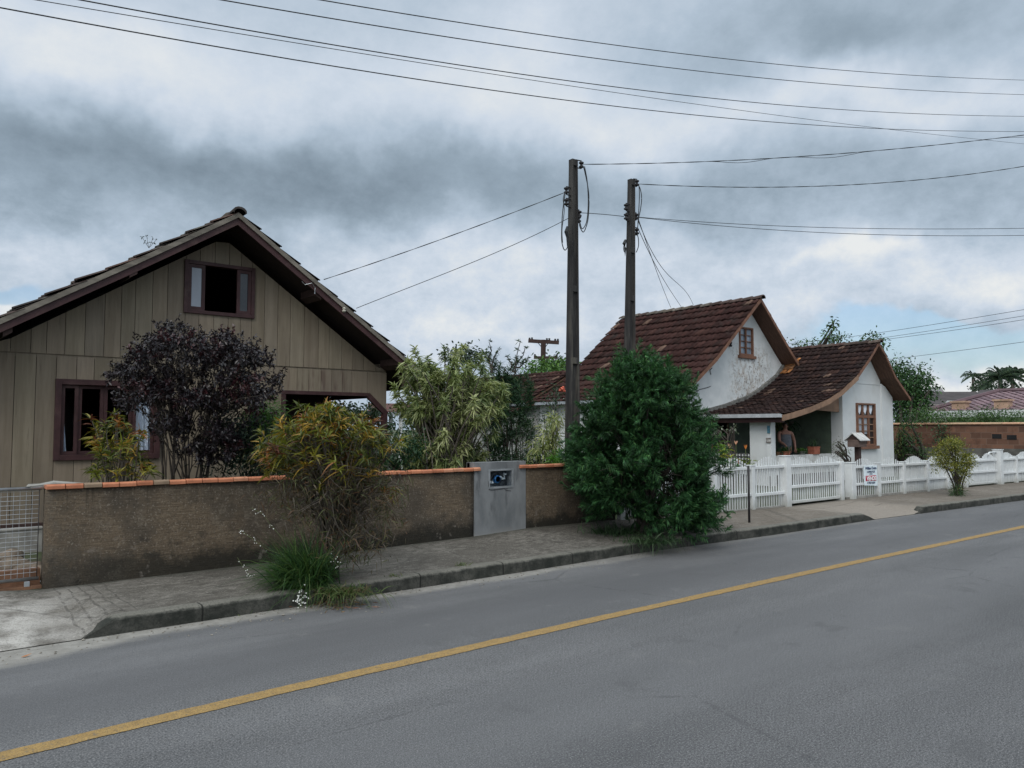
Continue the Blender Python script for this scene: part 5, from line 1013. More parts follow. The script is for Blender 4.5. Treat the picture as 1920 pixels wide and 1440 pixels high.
# ------------------------------------------------------------------ concrete service poles
def pole(px_top,py_top,px_bot,py_bot,Y,label,ribs,ins,wt,wb):
    top=ony(px_top,py_top,Y); bot=ony(px_bot,py_bot,Y); zt=top[2]; zb=.1; k=(top[0]-bot[0])/(top[2]-bot[2]); cx=lambda z:bot[0]+k*(z-bot[2])
    r=thing('utility_pole',label,'utility pole',(cx(zb),Y,zb),'concrete service poles in the gardens'); mb=MB()
    def sec(z):
        t=(z-zb)/(zt-zb); a=(wb+(wt-wb)*t)/2; d=a*.80; w=a*.30; e=d*.42; x=cx(z)
        return [(x-a,Y-d,z),(x-a+w,Y-d,z),(x-a+w*1.25,Y-e,z),(x+a-w*1.25,Y-e,z),(x+a-w,Y-d,z),(x+a,Y-d,z),(x+a,Y+d,z),(x+a-w,Y+d,z),(x+a-w*1.25,Y+e,z),(x-a+w*1.25,Y+e,z),(x-a+w,Y+d,z),(x-a,Y+d,z)]
    zs=np.linspace(zb,zt-.03,12); S_=[sec(z) for z in zs]; n=12; vs=[p for s in S_ for p in s]; fs=[(i*n+j,i*n+(j+1)%n,(i+1)*n+(j+1)%n,(i+1)*n+j) for i in range(11) for j in range(n)]
    mb.add(vs,fs); t=S_[-1]; a=(wt)/2
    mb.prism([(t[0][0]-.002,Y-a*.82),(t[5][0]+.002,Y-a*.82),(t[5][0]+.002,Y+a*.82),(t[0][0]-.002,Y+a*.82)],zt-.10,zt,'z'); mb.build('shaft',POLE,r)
    for z in ribs:
        rb=MB()
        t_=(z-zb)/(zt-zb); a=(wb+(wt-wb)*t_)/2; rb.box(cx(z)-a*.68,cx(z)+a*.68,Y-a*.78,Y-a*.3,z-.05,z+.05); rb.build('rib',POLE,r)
    for (x,y,s) in ins:
        q=ony(x,y,Y-.02); mb=MB(); mb.lathe((q[0],q[1],q[2]-.055),[(.018,0),(.042,.012),(.042,.03),(.02,.045),(.02,.06),(.042,.078),(.042,.096),(.018,.108)],9); xi=cx(q[2])+(.05 if s>0 else -.05)
        for dz in (-.065,.065): mb.bar((q[0],q[1],q[2]+dz),(xi,Y,q[2]+dz),.02,.012)
        mb.build('insulator',IRON,r)
    return r,cx
pY=9.0
p1,cx1=pole(1075,300,1073,880,pY,'taller looking left concrete pole with wire loops, behind the wall end',[float(ony(1080,y,pY)[2]) for y in (543,677,815)],[(1090,309,1),(1062,357,-1),(1062,379,-1),(1086,401,1),(1085,411,1)],.115,.215)
p2,cx2=pole(1184,337,1180,720,pY,'right concrete pole rising out of the conifer bush',[float(ony(1186,y,pY)[2]) for y in (470,560,660)],[(1194,343,1),(1174,388,-1),(1174,406,-1),(1193,406,1),(1194,434,1)],.105,.205)
# small box and cable at the foot of the left pole
mb=MB(); q=ony(1080,832,pY-.14); mb.box(q[0]-.09,q[0]+.09,q[1]-.03,q[1]+.01,q[2]-.16,q[2]+.16); mb.build('service_box',plain('box_grey',(.14,.14,.135),.8,.2,8,bump=.1),p1)
mb=MB(); mb.tube([ony(x,y,pY-.17) for x,y in ((1075,832),(1074,815),(1079,806),(1066,835),(1061,850))],.006,5); mb.build('cable',RUBBER,p1)
for pr_,sp in ((p1,(1064,425,1064,445)),(p2,(1173,450,1172,465))):
    a=ony(sp[0],sp[1],pY-.12);b=ony(sp[2],sp[3],pY-.12); mb=MB(); mb.tube([a,(a+b)/2-np.array([.03,0,0]),b,b-np.array([0,0,.15])],[.02,.032,.022,.01],7); mb.build('cable_joint',RUBBER,pr_)
def loop(root,pts,Y,rad=.008):
    p=np.array([ony(x,y,Y) for x,y in pts]); t=np.linspace(0,len(p)-1,40); o=[]
    for s in t:   # catmull-rom
        i=min(int(s),len(p)-2); f=s-i; a,b,c,d=p[max(i-1,0)],p[i],p[i+1],p[min(i+2,len(p)-1)]; o.append(.5*(2*b+(c-a)*f+(2*a-5*b+4*c-d)*f*f+(3*b-a-3*c+d)*f**3))
    mb=MB(); mb.tube(o,rad,5,False); mb.build('wire_loop',RUBBER,root,True)
loop(p1,[(1092,310),(1096,320),(1104,363),(1103,407),(1098,428),(1093,435),(1087,424),(1087,412)],pY-.05); loop(p1,[(1096,312),(1101,340),(1103,380),(1100,415),(1092,429),(1088,420),(1087,412)],pY-.1)
loop(p1,[(1060,361),(1057,380),(1054,410),(1053,447),(1056,464),(1060,469),(1065,462)],pY-.05); loop(p1,[(1058,363),(1056,375),(1058,395),(1054,430),(1055,455)],pY-.1,.006)
loop(p2,[(1196,345),(1201,356),(1203,372),(1201,392),(1198,407),(1195,430)],pY-.05); loop(p2,[(1198,347),(1199,365),(1198,390),(1196,420)],pY-.1); loop(p2,[(1194,436),(1197,448),(1197,462),(1193,473)],pY-.05); loop(p2,[(1172,455),(1169,463),(1170,471),(1173,473)],pY-.05,.006)
# ------------------------------------------------------------------ wires
def wire(pts,d,label,rad,name='overhead_wire',group=None,twist=0,Y=None,slack=()):
    """photo points give the bearing of the cable, Y or the two end distances its place in the street"""
    if Y is not None: P=np.array([ony(x,y,Y) for x,y in pts])
    else:
        x=np.array([p[0] for p in pts],float); s=(x-x[0])/(x[-1]-x[0]) if abs(x[-1]-x[0])>30 else np.linspace(0,1,len(pts)); inv=1/d[0]+(1/d[1]-1/d[0])*s; P=np.array([atd(p[0],p[1],1/i) for p,i in zip(pts,inv)])
    L=np.r_[0,np.cumsum(np.linalg.norm(np.diff(P,axis=0),axis=1))]; deg=min(3,len(P)-1) if not twist==-1 else None
    t=np.linspace(0,L[-1],70)
    if deg: o=np.stack([np.polyval(np.polyfit(L,P[:,k],deg),t) for k in range(3)],1)
    else: o=np.stack([np.interp(t,L,P[:,k]) for k in range(3)],1)
    if Y is not None:
        k=np.linspace(0,12,7)[1:,None]; a=nrm(o[0]-o[2]); b=nrm(o[-1]-o[-3]); a[2]=max(a[2],-.02); o=np.vstack([(o[0]+a*k)[::-1],o,o[-1]+b*k*2.0])
    mb=MB()
    if twist>0:
        tt=np.linspace(0,L[-1],min(1200,int(L[-1]/.06))); oo=np.stack([np.interp(tt,t,o[:,k]) for k in range(3)],1)
        for ph in (0,math.pi):
            mb.tube(oo+np.stack([0*tt,np.cos(tt*7+ph)*rad*.6,np.sin(tt*7+ph)*rad*.6],1),rad*.62,4,False)
    else: mb.tube(o,rad,5,False)
    for (xa,xb,sg_) in slack:
        i0=int(xa*69); i1=int(xb*69); seg=o[i0:i1+1].copy(); u=np.linspace(0,1,len(seg)); seg[:,2]-=sg_*np.sin(np.pi*u)**1.5; mb.tube(seg,rad*.6,4,False)
    return tag(mb.build(name,RUBBER,None,True),label,'wire',group)
G='overhead wires along the street'; Yw=8.2
wire([(-160,-22),(0,13.5),(150,42),(350,80),(550,115),(750,147),(960,175),(1310,215),(1610,237),(1920,248),(2100,251)],0,'lowest of the thick street wires, starting at the left edge of the sky',.0068,group=G,Y=Yw)
wire([(-60,-24),(65,0),(350,47),(600,90),(960,145),(1210,181),(1460,216),(1920,270),(2100,287)],0,'thin street wire that crosses the lowest thick one near the right',.0045,group=G,Y=Yw+.3)
wire([(0,-34),(150,0),(350,37),(600,86),(960,137),(1260,175),(1610,206),(1920,219),(2100,223)],0,'third thick street wire from the top, just above the thin one',.0068,group=G,Y=Yw)
wire([(280,-27),(415,0),(650,42),(960,89),(1260,127),(1560,157),(1920,178),(2100,185)],0,'second highest thick street wire in the sky',.0068,group=G,Y=Yw)
wire([(470,-24),(605,0),(750,25),(960,59),(1360,111),(1660,136),(1920,151),(2100,157)],0,'highest thick street wire in the sky',.0068,group=G,Y=Yw)
d1=depth(ony(1096,308,pY)); d2=depth(ony(1198,345,pY)); G='service wires of the two poles'
wire([(1091,308),(1260,305),(1460,297),(1710,275),(1920,254),(2150,222)],(d1,d1*1.25),'twisted service wire from the top of the left pole to the right',.0068,'service_wire',G,1,slack=((.20,.30,.05),(.32,.46,.06),(.70,.84,.05)))
wire([(1195,345),(1385,351),(1560,347),(1710,340),(1920,311),(2150,262)],(d2,d2*1.25),'twisted service wire from the top of the right pole to the right',.0068,'service_wire',G,1)
wire([(1087,399),(1120,401),(1170,406)],(d1,d2),'short thin wire linking the two poles',.006,'service_wire',G)
wire([(1194,407),(1260,412),(1400,421),(1560,427),(1920,428),(2150,424)],(d2,d2*1.3),'upper of two thin wires from the right pole to the right edge',.0055,'service_wire',G)
wire([(1194,408),(1270,415),(1360,424),(1500,434),(1660,441),(1920,441),(2150,436)],(d2,d2*1.3),'lower of two thin wires from the right pole to the right edge',.0055,'service_wire',G)
q=ony(1258,576,14.2); dh=depth(onx(1258,576,20.15))
for pts,l in (([(1196,410),(1207,438),(1218,468),(1226,500),(1240,531),(1258,577)],'left one of three drop wires from the right pole to the white house ridge'),([(1196,430),(1206,448),(1220,475),(1236,515),(1255,540),(1277,575)],'middle one of three drop wires from the right pole to the white house ridge'),([(1197,412),(1208,443),(1222,475),(1243,500),(1271,533),(1300,572)],'right one of three drop wires from the right pole to the white house ridge')):
    wire(pts,(d2,depth(onx(pts[-1][0],pts[-1][1],20.15))),l,.0065,'service_wire',G)
wire([(1060,360),(1000,385),(920,414),(800,458),(700,494),(607,524)],(d1,depth(ony(600,530,11.4))),'upper wire from the left pole to the wooden house eave',.0065,'service_wire',G,1)
wire([(1066,409),(1000,442),(900,486),(780,534),(668,578)],(d1,depth(ony(672,590,11.5))),'lower wire from the left pole to the wooden house eave',.0055,'service_wire',G)
G='distant wires above the brick wall'
for pts,l in (([(1440,648),(1579,633),(1654,624),(1785,602),(1920,581),(2050,559)],'highest distant wire right of the white house'),([(1560,646),(1650,634),(1785,614),(1920,592),(2050,571)],'second distant wire right of the white house'),([(1560,649),(1654,637),(1785,620),(1920,599),(2050,578)],'third distant wire right of the white house'),([(1660,675),(1700,670),(1810,656),(1920,641),(2050,623)],'lowest distant wire right of the white house')):
    wire(pts,(62,44),l,.014,'overhead_wire',G)
# far pole with two crossarms
dF=64; r=thing('crossarm_pole','distant dark pole with two crossarms above the annex roof','utility pole',tuple(atd(1018,803,dF))); s=dF/1450
def P_(x,y,dd=0): return atd(x,y,dF+dd)
mb=MB(); mb.tube([P_(1017.5,640)*np.array([1,1,0]),P_(1018,700),P_(1019,637)],.21,8); mb.build('shaft',DKWOOD,r)
mb=MB(); mb.bar(P_(990.5,639),P_(1048,642.5),.28,.28); mb.build('crossarm',DKWOOD,r); mb=MB(); mb.bar(P_(1001,670.5),P_(1045.5,670.5),.22,.22); mb.build('crossarm',DKWOOD,r)
mb=MB()
for a,b in (((1009,643),(1017,653)),((1028,643),(1021,653)),((1031,671),(1022,682))): mb.tube([P_(*a),P_(*b)],.03,4)
mb.build('brace',IRON,r)
for x,y in ((993,636),(997.5,635.5),(1025.5,637),(1030,637),(1041,638),(1046,638),(1003,667),(1044,667)):
    mb=MB(); q=P_(x,y+1.5); mb.lathe(tuple(q),[(.06,-.02),(.11,.05),(.06,.1),(.10,.16),(.04,.2)],7); mb.build('insulator',IRON,r)
# ------------------------------------------------------------------ behind the right fence
bwl=thing('brick_wall','weathered red brick boundary wall over a grey plaster base','wall',(27,10,.1))
mb=MB(); mb.box(27,27.2,8.0,19,1.021,1.775); mb.build('bricks',BRICK,bwl)
mb=MB(); mb.box(26.97,27.22,7.95,19,.05,1.02); mb.build('plaster_base',plain('grey_base',(.12,.115,.105),.95,.35,3,bump=.4,dirt=(.05,.055,.045),dirtamt=.7),bwl)
mb=MB(); g=random.Random(8); y=8.0
while y<19: mb.cur=(.38+g.random()*.08,.26,.16); mb.prism([(26.94,1.775),(27.26,1.775),(27.26,1.80),(27.1,1.835),(26.94,1.80)],y,y+.49); y+=.5
mb.build('coping',TERRA,bwl)
mb=MB(); 
for (x,y) in ((1869,818),(1897,820)):
    q=onx(x,y,26.99); mb.box(26.985,27.0,q[1]-.13,q[1]+.13,q[2]-.07,q[2]+.07)
mb.build('brick_hole',DARKIN,bwl)
def canopy(nm,lab,base,blobs,dep,pal,wts,ln,wd,per,sd,dz,cat='tree',mat=LEAFD,trunk=.09,grp=None,br=True):
    r=thing(nm,lab,cat,tuple(base),grp); lv=Leaves(); P=[]
    for (x,y,rx,ry,k) in blobs:
        for _ in range(k): q=rng.normal(size=2)*.58; P.append(at_(x+rx*q[0],y+ry*q[1],dep+rng.normal()*dz))
    P=np.array(P)
    for p in P:
        o=rng.normal(size=(per,3))*np.array([sd,sd,sd*.7]); c=pick(pal,per,wts)*rng.uniform(.75,1.25); lv.strap(p+o,nrm(o)*.6+rng.normal(size=(per,3))*.5,ln*rng.uniform(.7,1.2,per),wd*rng.uniform(.8,1.2,per),.3,c,2,LEAFS)
    lv.build('crown',mat,r)
    if br:
        b=np.array(base,float); tr=[bez(b,p,6,.7,.05) for p in P[::max(1,len(P)//9)]]; stems('trunk',tr,trunk,.02,BARK,r,6)
    return r
dT=depth((29.4,13.5,2)); canopy('garden_tree','leafy green tree growing right behind the white house bay','tree' and (28.3,12.6,.1),[(1700,740,36,40,40),(1690,800,30,34,26),(1690,700,26,26,20),(1710,720,22,24,16),(1700,760,30,26,22),(1725,705,12,14,6),(1690,800,28,30,20),(1720,775,20,18,10),(1680,690,12,10,5),(1728,745,12,16,6)],dT,[(.03,.075,.025),(.045,.10,.03),(.022,.055,.02),(.07,.13,.04)],[.4,.25,.25,.1],.13,.07,46,.20,.6)
dS=depth((27.6,12,1)); canopy('garden_shrub','yellow green bush at the foot of the house bay beside the brick wall',(26.4,11.6,.1),[(1682,835,10,14,10),(1688,812,8,10,5)],depth((26.4,11.6,1)),[(.10,.13,.03),(.07,.11,.03)],None,.07,.04,40,.12,.2,'shrub')
canopy('garden_shrub','dark green bush at the left end of the brick wall',(26.3,11.0,.1),[(1705,825,14,24,12),(1720,845,20,12,10),(1700,790,10,14,5)],depth((26.3,11.0,1)),[(.025,.06,.02),(.04,.085,.03)],None,.08,.045,40,.13,.2,'shrub')
canopy('climbing_plant','dark climber hanging over the middle of the brick wall',(26.85,11.3,1.8),[(1772,800,10,8,5),(1770,815,11,12,8),(1775,828,8,8,4)],depth((26.7,11,1.4)),[(.03,.07,.035),(.04,.085,.04)],None,.07,.045,34,.10,.08,'climber',br=False)
canopy('hedge','light green trailing hedge growing on top of the brick wall','x' and (27.6,11,1.7),[(1720,776,24,6,12),(1770,786,30,5,14),(1810,784,30,5,18),(1850,783,30,6,20),(1890,784,24,5,14),(1930,785,30,5,12),(1855,774,20,5,5),(1740,785,30,5,8)],depth((27.9,10.6,2)),[(.05,.11,.03),(.08,.15,.04),(.035,.08,.025)],None,.10,.035,42,.17,.25,'hedge',LEAF,br=False)
# leafy sprigs over the white house ridge
canopy('tall_sapling','tall thin leafy sapling rising behind the front roof ridge',(28,17,.1),[(1563,600,3,6,3),(1561,612,4,7,4),(1557,624,5,8,5),(1553,634,7,6,5),(1566,632,4,6,2),(1547,628,6,4,3)],30,[(.05,.10,.03),(.035,.07,.025)],None,.16,.08,8,.10,.2,'tree')
canopy('garden_tree','low treetop peeping over the front roof ridge',(29,17,.1),[(1500,648,10,5,6),(1522,646,8,6,5),(1580,640,8,7,6),(1575,650,12,6,6),(1629,630,6,6,5),(1640,642,12,6,7),(1655,648,6,6,4)],31,[(.06,.12,.035),(.035,.075,.025)],None,.15,.075,14,.16,.4)
# neighbour house with mauve tiles beyond the wall
nh=thing('neighbour_house','low house with a mauve tiled hip roof and two small chimneys beyond the brick wall','house',(36,14,.1))
XE=33.; q0=onx(1748,770,XE); q1=onx(1990,774,XE); ze=q0[2]; y1=q0[1]; y0=q1[1]-3
rx=36.5; rp=onx(1872,735,rx); zr2=rp[2]; yr=rp[1]
MAUVE=attrmat('mauve_tile',.5,.25,3,.4)
PALM_=[(.16,.10,.115),(.19,.125,.14),(.13,.085,.10)]
def hipy(s): return y0
Lh=math.hypot(rx-XE,zr2-ze)
prof=[(rx,zr2),(XE-.2,ze-.02)]
# rows narrow towards the ridge on the hip side: clip tiles by building row by row
V=[];Q=[];C=[];nr=14;g=np.random.default_rng(3)
for r_i in range(nr):
    a=np.array(prof[0])+(np.array(prof[1])-np.array(prof[0]))*r_i/nr; b=np.array(prof[0])+(np.array(prof[1])-np.array(prof[0]))*(r_i+1)/nr; ye=yr+(y1-yr)*(r_i+.6)/nr; nt=int((ye-y0)/.30)
    for j in range(nt):
        ya=ye-(j+1)*.30; k=len(V); c=np.array(PALM_[g.integers(3)])*g.uniform(.85,1.15)
        for pt,l in ((a,.0),(b,.025),(b,.0)):
            for h,v in ((0,0),(.025,.25),(.025,.5),(.0,.75),(0,1)): V.append((pt[0],ya+v*.3,pt[1]+l+h)); C.append(c)
        for q_ in range(2):
            for m_ in range(4): Q.append((k+q_*5+m_,k+q_*5+m_+1,k+q_*5+m_+6,k+q_*5+m_+5))
quads('roof',V,Q,np.array(C),MAUVE,nh,False)
mb=MB(); mb.add([(rx,yr,zr2),(XE-.2,y1,ze),(2*rx-XE,y1,ze),(rx,y0,zr2),(2*rx-XE,y0,ze),(XE-.2,y0,ze)],[(0,1,2),(0,2,4,3),(3,4,5)]); mb.cur=None; mb.build('roof',plain('mauve_slope',(.16,.11,.12),.6,.2,3),nh)
mb=MB(); mb.tube([(rx,yr,zr2+.05),(XE-.2,y1,ze+.05)],.10,6); mb.tube([(rx,yr,zr2+.05),(rx,y0,zr2+.05)],.10,6); mb.build('ridge',plain('mauve_ridge',(.12,.075,.085),.6,.2,3),nh)
mb=MB(); mb.box(XE-.25,XE+.05,y0,y1+.3,ze-.30,ze-.02); mb.build('fascia',WHITE,nh); mb=MB(); mb.box(XE+.3,40,y0,y1-.4,.1,ze-.05); mb.build('wall',plain('cream_wall',(.50,.47,.36),.8,.1,2),nh)
for (x,y,xx,w_) in ((1801,760,35.3,.30),(1881,757,34.6,.33)):
    for xx in np.arange(XE+.2,rx,.05):
        if onx(x,y+9,xx)[2]<=ze+(zr2-ze)*(xx-XE)/(rx-XE): break
    q=onx(x,y,xx); w_=.24; mb=MB(); mb.box(xx-w_,xx+w_,q[1]-w_,q[1]+w_,ze-.2,q[2]+.10); mb.box(xx-w_-.05,xx+w_+.05,q[1]-w_-.05,q[1]+w_+.05,q[2]+.10,q[2]+.17); mb.build('chimney',plain('chimney_render',(.42,.28,.20),.85,.2,4),nh)
# darker roofs further back
def far_house(lab,x0,x1,ytop,ybot,xr0,xr1,dep,colr,wallc=(.30,.28,.26)):
    r=thing('distant_house',lab,'house',tuple(atd((x0+x1)/2,800,dep))); A=lambda x,y,d=0:atd(x,y,dep+d); 
    mb=MB(); b0,b1=A(x0,ybot),A(x1,ybot); t0,t1=A(xr0,ytop,4),A(xr1,ytop,4); c0,c1=A(x0,ybot,8),A(x1,ybot,8); mb.add([b0,b1,t1,t0,c0,c1],[(0,1,2,3),(4,3,2,5),(0,3,4),(1,5,2)]); mb.build('roof',colr,r)
    w=MB(); i0,i1,j0,j1=[p*np.array([1,1,0])+np.array([0,0,.0]) for p in (A(x0+3,ybot,.5),A(x1-3,ybot,.5),A(x0+3,ybot,7.5),A(x1-3,ybot,7.5))]; h=b0[2]-.05
    w.add([i0,i1,j1,j0]+[p+np.array([0,0,h]) for p in (i0,i1,j1,j0)],[(0,1,5,4),(1,2,6,5),(2,3,7,6),(3,0,4,7)]); w.build('wall',plain('far_wall',wallc,.9,.15,1),r); return r
DK=plain('dark_far_roof',(.060,.052,.052),.85,.25,1.5,bump=0); LT=plain('pale_sheet_roof',(.28,.28,.27),.6,.2,1.5,bump=0)
far_house('long dark roofed house in the distance behind the white bay tree',1700,1845,734.5,758,1738,1832,58,DK)
far_house('dark roofed shed behind the mauve roof, to its right',1815,1960,731,752,1838,1975,50,DK)
far_house('low pale roofed shed left of the mauve roof',1768,1838,751,760,1776,1826,46,LT)
far_house('distant gable with a grey roof and a rooftop tank',1728,1772,726,736,1742,1764,75,plain('grey_far_roof',(.20,.19,.19),.7,.2,1.5,bump=0))
# palms
def palm(lab,x,ybase,ytop,dep,n,L,grp='palms on the skyline',tall=True):
    base=atd(x,803,dep)*np.array([1,1,0]); top=atd(x,ytop,dep); r=thing('palm_tree',lab,'palm',tuple(base),grp); s=dep/1450; mb=MB(); mb.tube([base,(base+top)/2+np.array([.1,0,0]),top],[.22,.17,.12],7); mb.build('trunk',BARKL,r); lv=Leaves()
    for k in range(n):
        az=k*2.4+rng.normal()*.2; el=R(rng.uniform(-5,78)); d=np.array([math.cos(az)*math.cos(el),math.sin(az)*math.cos(el),math.sin(el)]); t=np.linspace(.08,1,30); sp=top+d*(L*t)[:,None]; sp[:,2]-=.62*L*t**2
        side=nrm(np.cross(d,(0,0,1)))
        for sg_ in (-1,1): lv.strap(sp,side*sg_+d*.7+np.array([0,0,-.25]),L*.24*np.sin(np.pi*np.clip(t*.92+.06,0,1))+.1,.09,.35,pick([(.03,.055,.03),(.045,.075,.035),(.022,.042,.025)],30),2,((0,.5,1),(.8,1,.1)))
        lv.strap([top],[d],L,.06,.62,(.06,.08,.04),8,((0,1),(1,.2)))
    lv.build('crown',LEAFD,r)
palm('thin palm on the skyline, the leftmost of the palms',1824,745,704,85,11,1.55); palm('broad dense palm on the skyline, left of the two big ones',1874,745,706,70,20,2.5); palm('broad palm on the skyline at the right edge',1898,745,708,72,20,2.5); palm('small low palm between the thin and the dense palms',1846,745,722,80,11,1.25)
canopy('distant_tree','dark rounded tree under the palms on the skyline',tuple(atd(1850,803,78)),[(1842,730,10,5,6),(1855,731,8,4,5),(1905,728,20,5,9),(1880,731,14,4,6)],78,[(.03,.05,.028),(.022,.04,.022)],None,.35,.2,30,.55,1,br=False)
canopy('distant_tree','bright green treetop behind the annex ridge',tuple(atd(1030,803,40)),[(1020,693,18,5,14),(1045,692,16,5,12),(1000,694,10,5,6),(1060,690,10,4,6)],38,[(.06,.13,.03),(.09,.17,.035),(.04,.09,.025)],None,.22,.10,40,.32,.8,br=False)
canopy('distant_tree','dark green far treetops beside the crossarm pole',tuple(atd(1045,803,70)),[(1036,683,6,4,5),(1050,684,8,4,6)],70,[(.03,.055,.03)],None,.35,.2,34,.55,.8,br=False)
canopy('distant_tree','dark treetop seen over the variegated shrub',tuple(atd(868,803,55)),[(868,665,14,4,9),(880,668,14,4,7),(850,672,14,4,6)],55,[(.03,.05,.03)],None,.3,.18,34,.5,.8,br=False)
# tiled carport behind the wooden house
A=lambda x,y,d:atd(x,y,d)
cp=thing('carport','low carport with a red tile roof and pale gutter behind the wooden house corner','carport',tuple(atd(745,803,19)*np.array([1,1,0])))
mb=MB(); a0,a1=A(690,772,18),A(800,770,19); t0,t1=A(690,756,21),A(800,757,22); tile=MB()
mb.add([a0,a1,t1,t0,a0-(0,0,.06),a1-(0,0,.06),t1-(0,0,.06),t0-(0,0,.06)],[(0,1,2,3),(7,6,5,4),(0,4,5,1),(1,5,6,2),(2,6,7,3),(3,7,4,0)]); mb.cur=None
def mk_tr():
    t=NT('carport_tiles'); v=t.geo(); w=t.node('ShaderNodeTexWave',wave_type='BANDS',bands_direction='Z'); w.inputs['Scale'].default_value=9; w.inputs['Distortion'].default_value=.5; t.L(v,w.inputs[0]); c=t.mix(t.ramp(w.outputs[1],.2,.8),(.07,.03,.025),(.13,.06,.05)); t.bump(w.outputs[1],.8,.03); return t.done(c,.85,.2)
mb.build('roof',mk_tr(),cp); mb=MB(); mb.bar(a0-(0,0,.06),a1-(0,0,.06),.1,.09); mb.build('gutter',GALV,cp)
for x in (733,752):
    mb=MB(); q=A(x,775,18.6); mb.tube([q*np.array([1,1,0]),q],.05,8); mb.build('post',WHITE,cp)
# low inner garden wall with the same coping
ig=thing('inner_garden_wall','low dark inner wall with a tile coping behind the meter panel','wall',(10,10.9,.1)); mb=MB(); mb.box(7.6,12.5,10.6,10.75,.1,.98); mb.build('wall',plain('dark_plaster',(.05,.045,.04),.9,.3,4),ig); mb=MB(); mb.cur=(.30,.16,.10); 
x=7.6
while x<12.5: mb.box(x,x+.2,10.56,10.79,.98,1.02); x+=.21
mb.build('coping',TERRA,ig)
# ------------------------------------------------------------------ porch: person, pots, plants, lilies
def skinmesh(nodes,edges,name,mat,parent,T_,sub=2,root=None):
    ks=list(nodes); me=bpy.data.meshes.new(name+'_rig'); me.from_pydata([nodes[k][0] for k in ks],[(ks.index(a),ks.index(b)) for a,b in edges],[]); o=bpy.data.objects.new(name+'_tmp',me); COL.objects.link(o)
    sm=o.modifiers.new('s','SKIN'); sm.use_smooth_shade=True; sk=me.skin_vertices[0].data
    for i,k in enumerate(ks): r=nodes[k][1]; sk[i].radius=(r,r) if not isinstance(r,tuple) else r; sk[i].use_root=(k==(root or ks[0]))
    s=o.modifiers.new('sub','SUBSURF'); s.levels=sub; s.render_levels=sub; bpy.context.view_layer.update()
    m2=bpy.data.meshes.new_from_object(o.evaluated_get(bpy.context.evaluated_depsgraph_get())); bpy.data.objects.remove(o); m2.transform(T_); m2.transform(Matrix.Translation(-Vector(WLOC[parent.name]))); m2.materials.clear(); m2.materials.append(mat); m2.name=name
    return link(name,m2,parent)
SKIN_=plain('skin',(.33,.17,.125),.55,.08,12,bump=.05); SHIRT=plain('grey_shirt',(.14,.145,.165),.9,.25,9,(1,1,3),.2,40); SHORT=plain('dark_shorts',(.015,.017,.035),.9,.2,9); HAIR=plain('hair',(.03,.022,.018),.6,.3,40)
pp=(float(ony(1472,810,11.9)[0]),11.9,.24); pe=thing('person','person in a grey sleeveless top standing on the porch behind the parapet','person',pp)
TT=Matrix.Translation(pp)@Matrix.Rotation(R(-38),4,'Z')@Matrix.Scale(.955,4)
NOHAND={}
N={'pelvis':((0,0,.88),(.15,.12)),'belly':((0,-.02,1.02),(.165,.135)),'chest':((0,-.01,1.22),(.165,.12)),'upper':((0,.0,1.34),(.12,.085)),'neck':((0,-.005,1.43),.05),'skull':((0,-.02,1.53),(.072,.085)),'crown':((0,-.015,1.61),(.06,.075)),'nose':((0,-.112,1.52),.012)}
E_=[('pelvis','belly'),('belly','chest'),('chest','upper'),('upper','neck'),('neck','skull'),('skull','crown'),('skull','nose')]
for s,sx in (('l',1),('r',-1)):
    N.update({s+'sh':((sx*.185,0,1.345),.062),s+'el':((sx*.285,.05,1.09),.046),s+'wr':((sx*.255,-.09,.90),.031),s+'pa':((sx*.245,-.13,.845),(.036,.018)),s+'hip':((sx*.085,0,.80),.10),s+'kn':((sx*.095,-.01,.46),.062),s+'an':((sx*.10,.02,.08),.042),s+'to':((sx*.115,-.14,.03),.036)})
    E_+=[('upper',s+'sh'),(s+'sh',s+'el'),(s+'el',s+'wr'),(s+'wr',s+'pa'),('pelvis',s+'hip'),(s+'hip',s+'kn'),(s+'kn',s+'an'),(s+'an',s+'to')]
    for k,(dx,dl) in enumerate(((-.027,.075),(-.009,.088),(.010,.082),(.027,.066))):
        N[s+'f%d'%k]=((sx*.245+dx,-.15-.01*k%2,.845-.05),.0095); N[s+'g%d'%k]=((sx*.245+dx*1.05,-.155,.845-dl),.008); E_+=[(s+'pa',s+'f%d'%k),(s+'f%d'%k,s+'g%d'%k)]
    if s=='r': N['rel']=((-.22,-.12,1.10),.046); N['rwr']=((-.10,-.26,1.0),.031)
    N[s+'th']=((sx*.205,-.155,.845),.010); N[s+'ti']=((sx*.195,-.175,.80),.008); E_+=[(s+'pa',s+'th'),(s+'th',s+'ti')]
    if s=='r':
        for k in [q for q in N if q[0]=='r' and q[1:] in ('pa','th','ti','f0','f1','f2','f3','g0','g1','g2','g3')]: (a_,b_,c_),r0=N[k]; N[k]=((a_+.155,b_-.17,c_+.10),r0)
skinmesh(N,E_,'body',SKIN_,pe,TT,2,'pelvis')
skinmesh({'a':((0,0,.80),(.185,.15)),'b':((0,-.02,1.02),(.192,.158)),'c':((0,-.01,1.22),(.182,.138)),'d':((0,0,1.33),(.13,.10)),'e':((.10,0,1.375),.06),'f':((-.10,0,1.375),.06)},[('a','b'),('b','c'),('c','d'),('d','e'),('d','f')],'top',SHIRT,pe,TT)
skinmesh({'a':((0,0,.84),(.178,.145)),'l':((.09,0,.74),.115),'r':((-.09,0,.74),.115),'m':((.10,0,.52),.095),'n':((-.10,0,.52),.095)},[('a','l'),('a','r'),('l','m'),('r','n')],'shorts',SHORT,pe,TT)
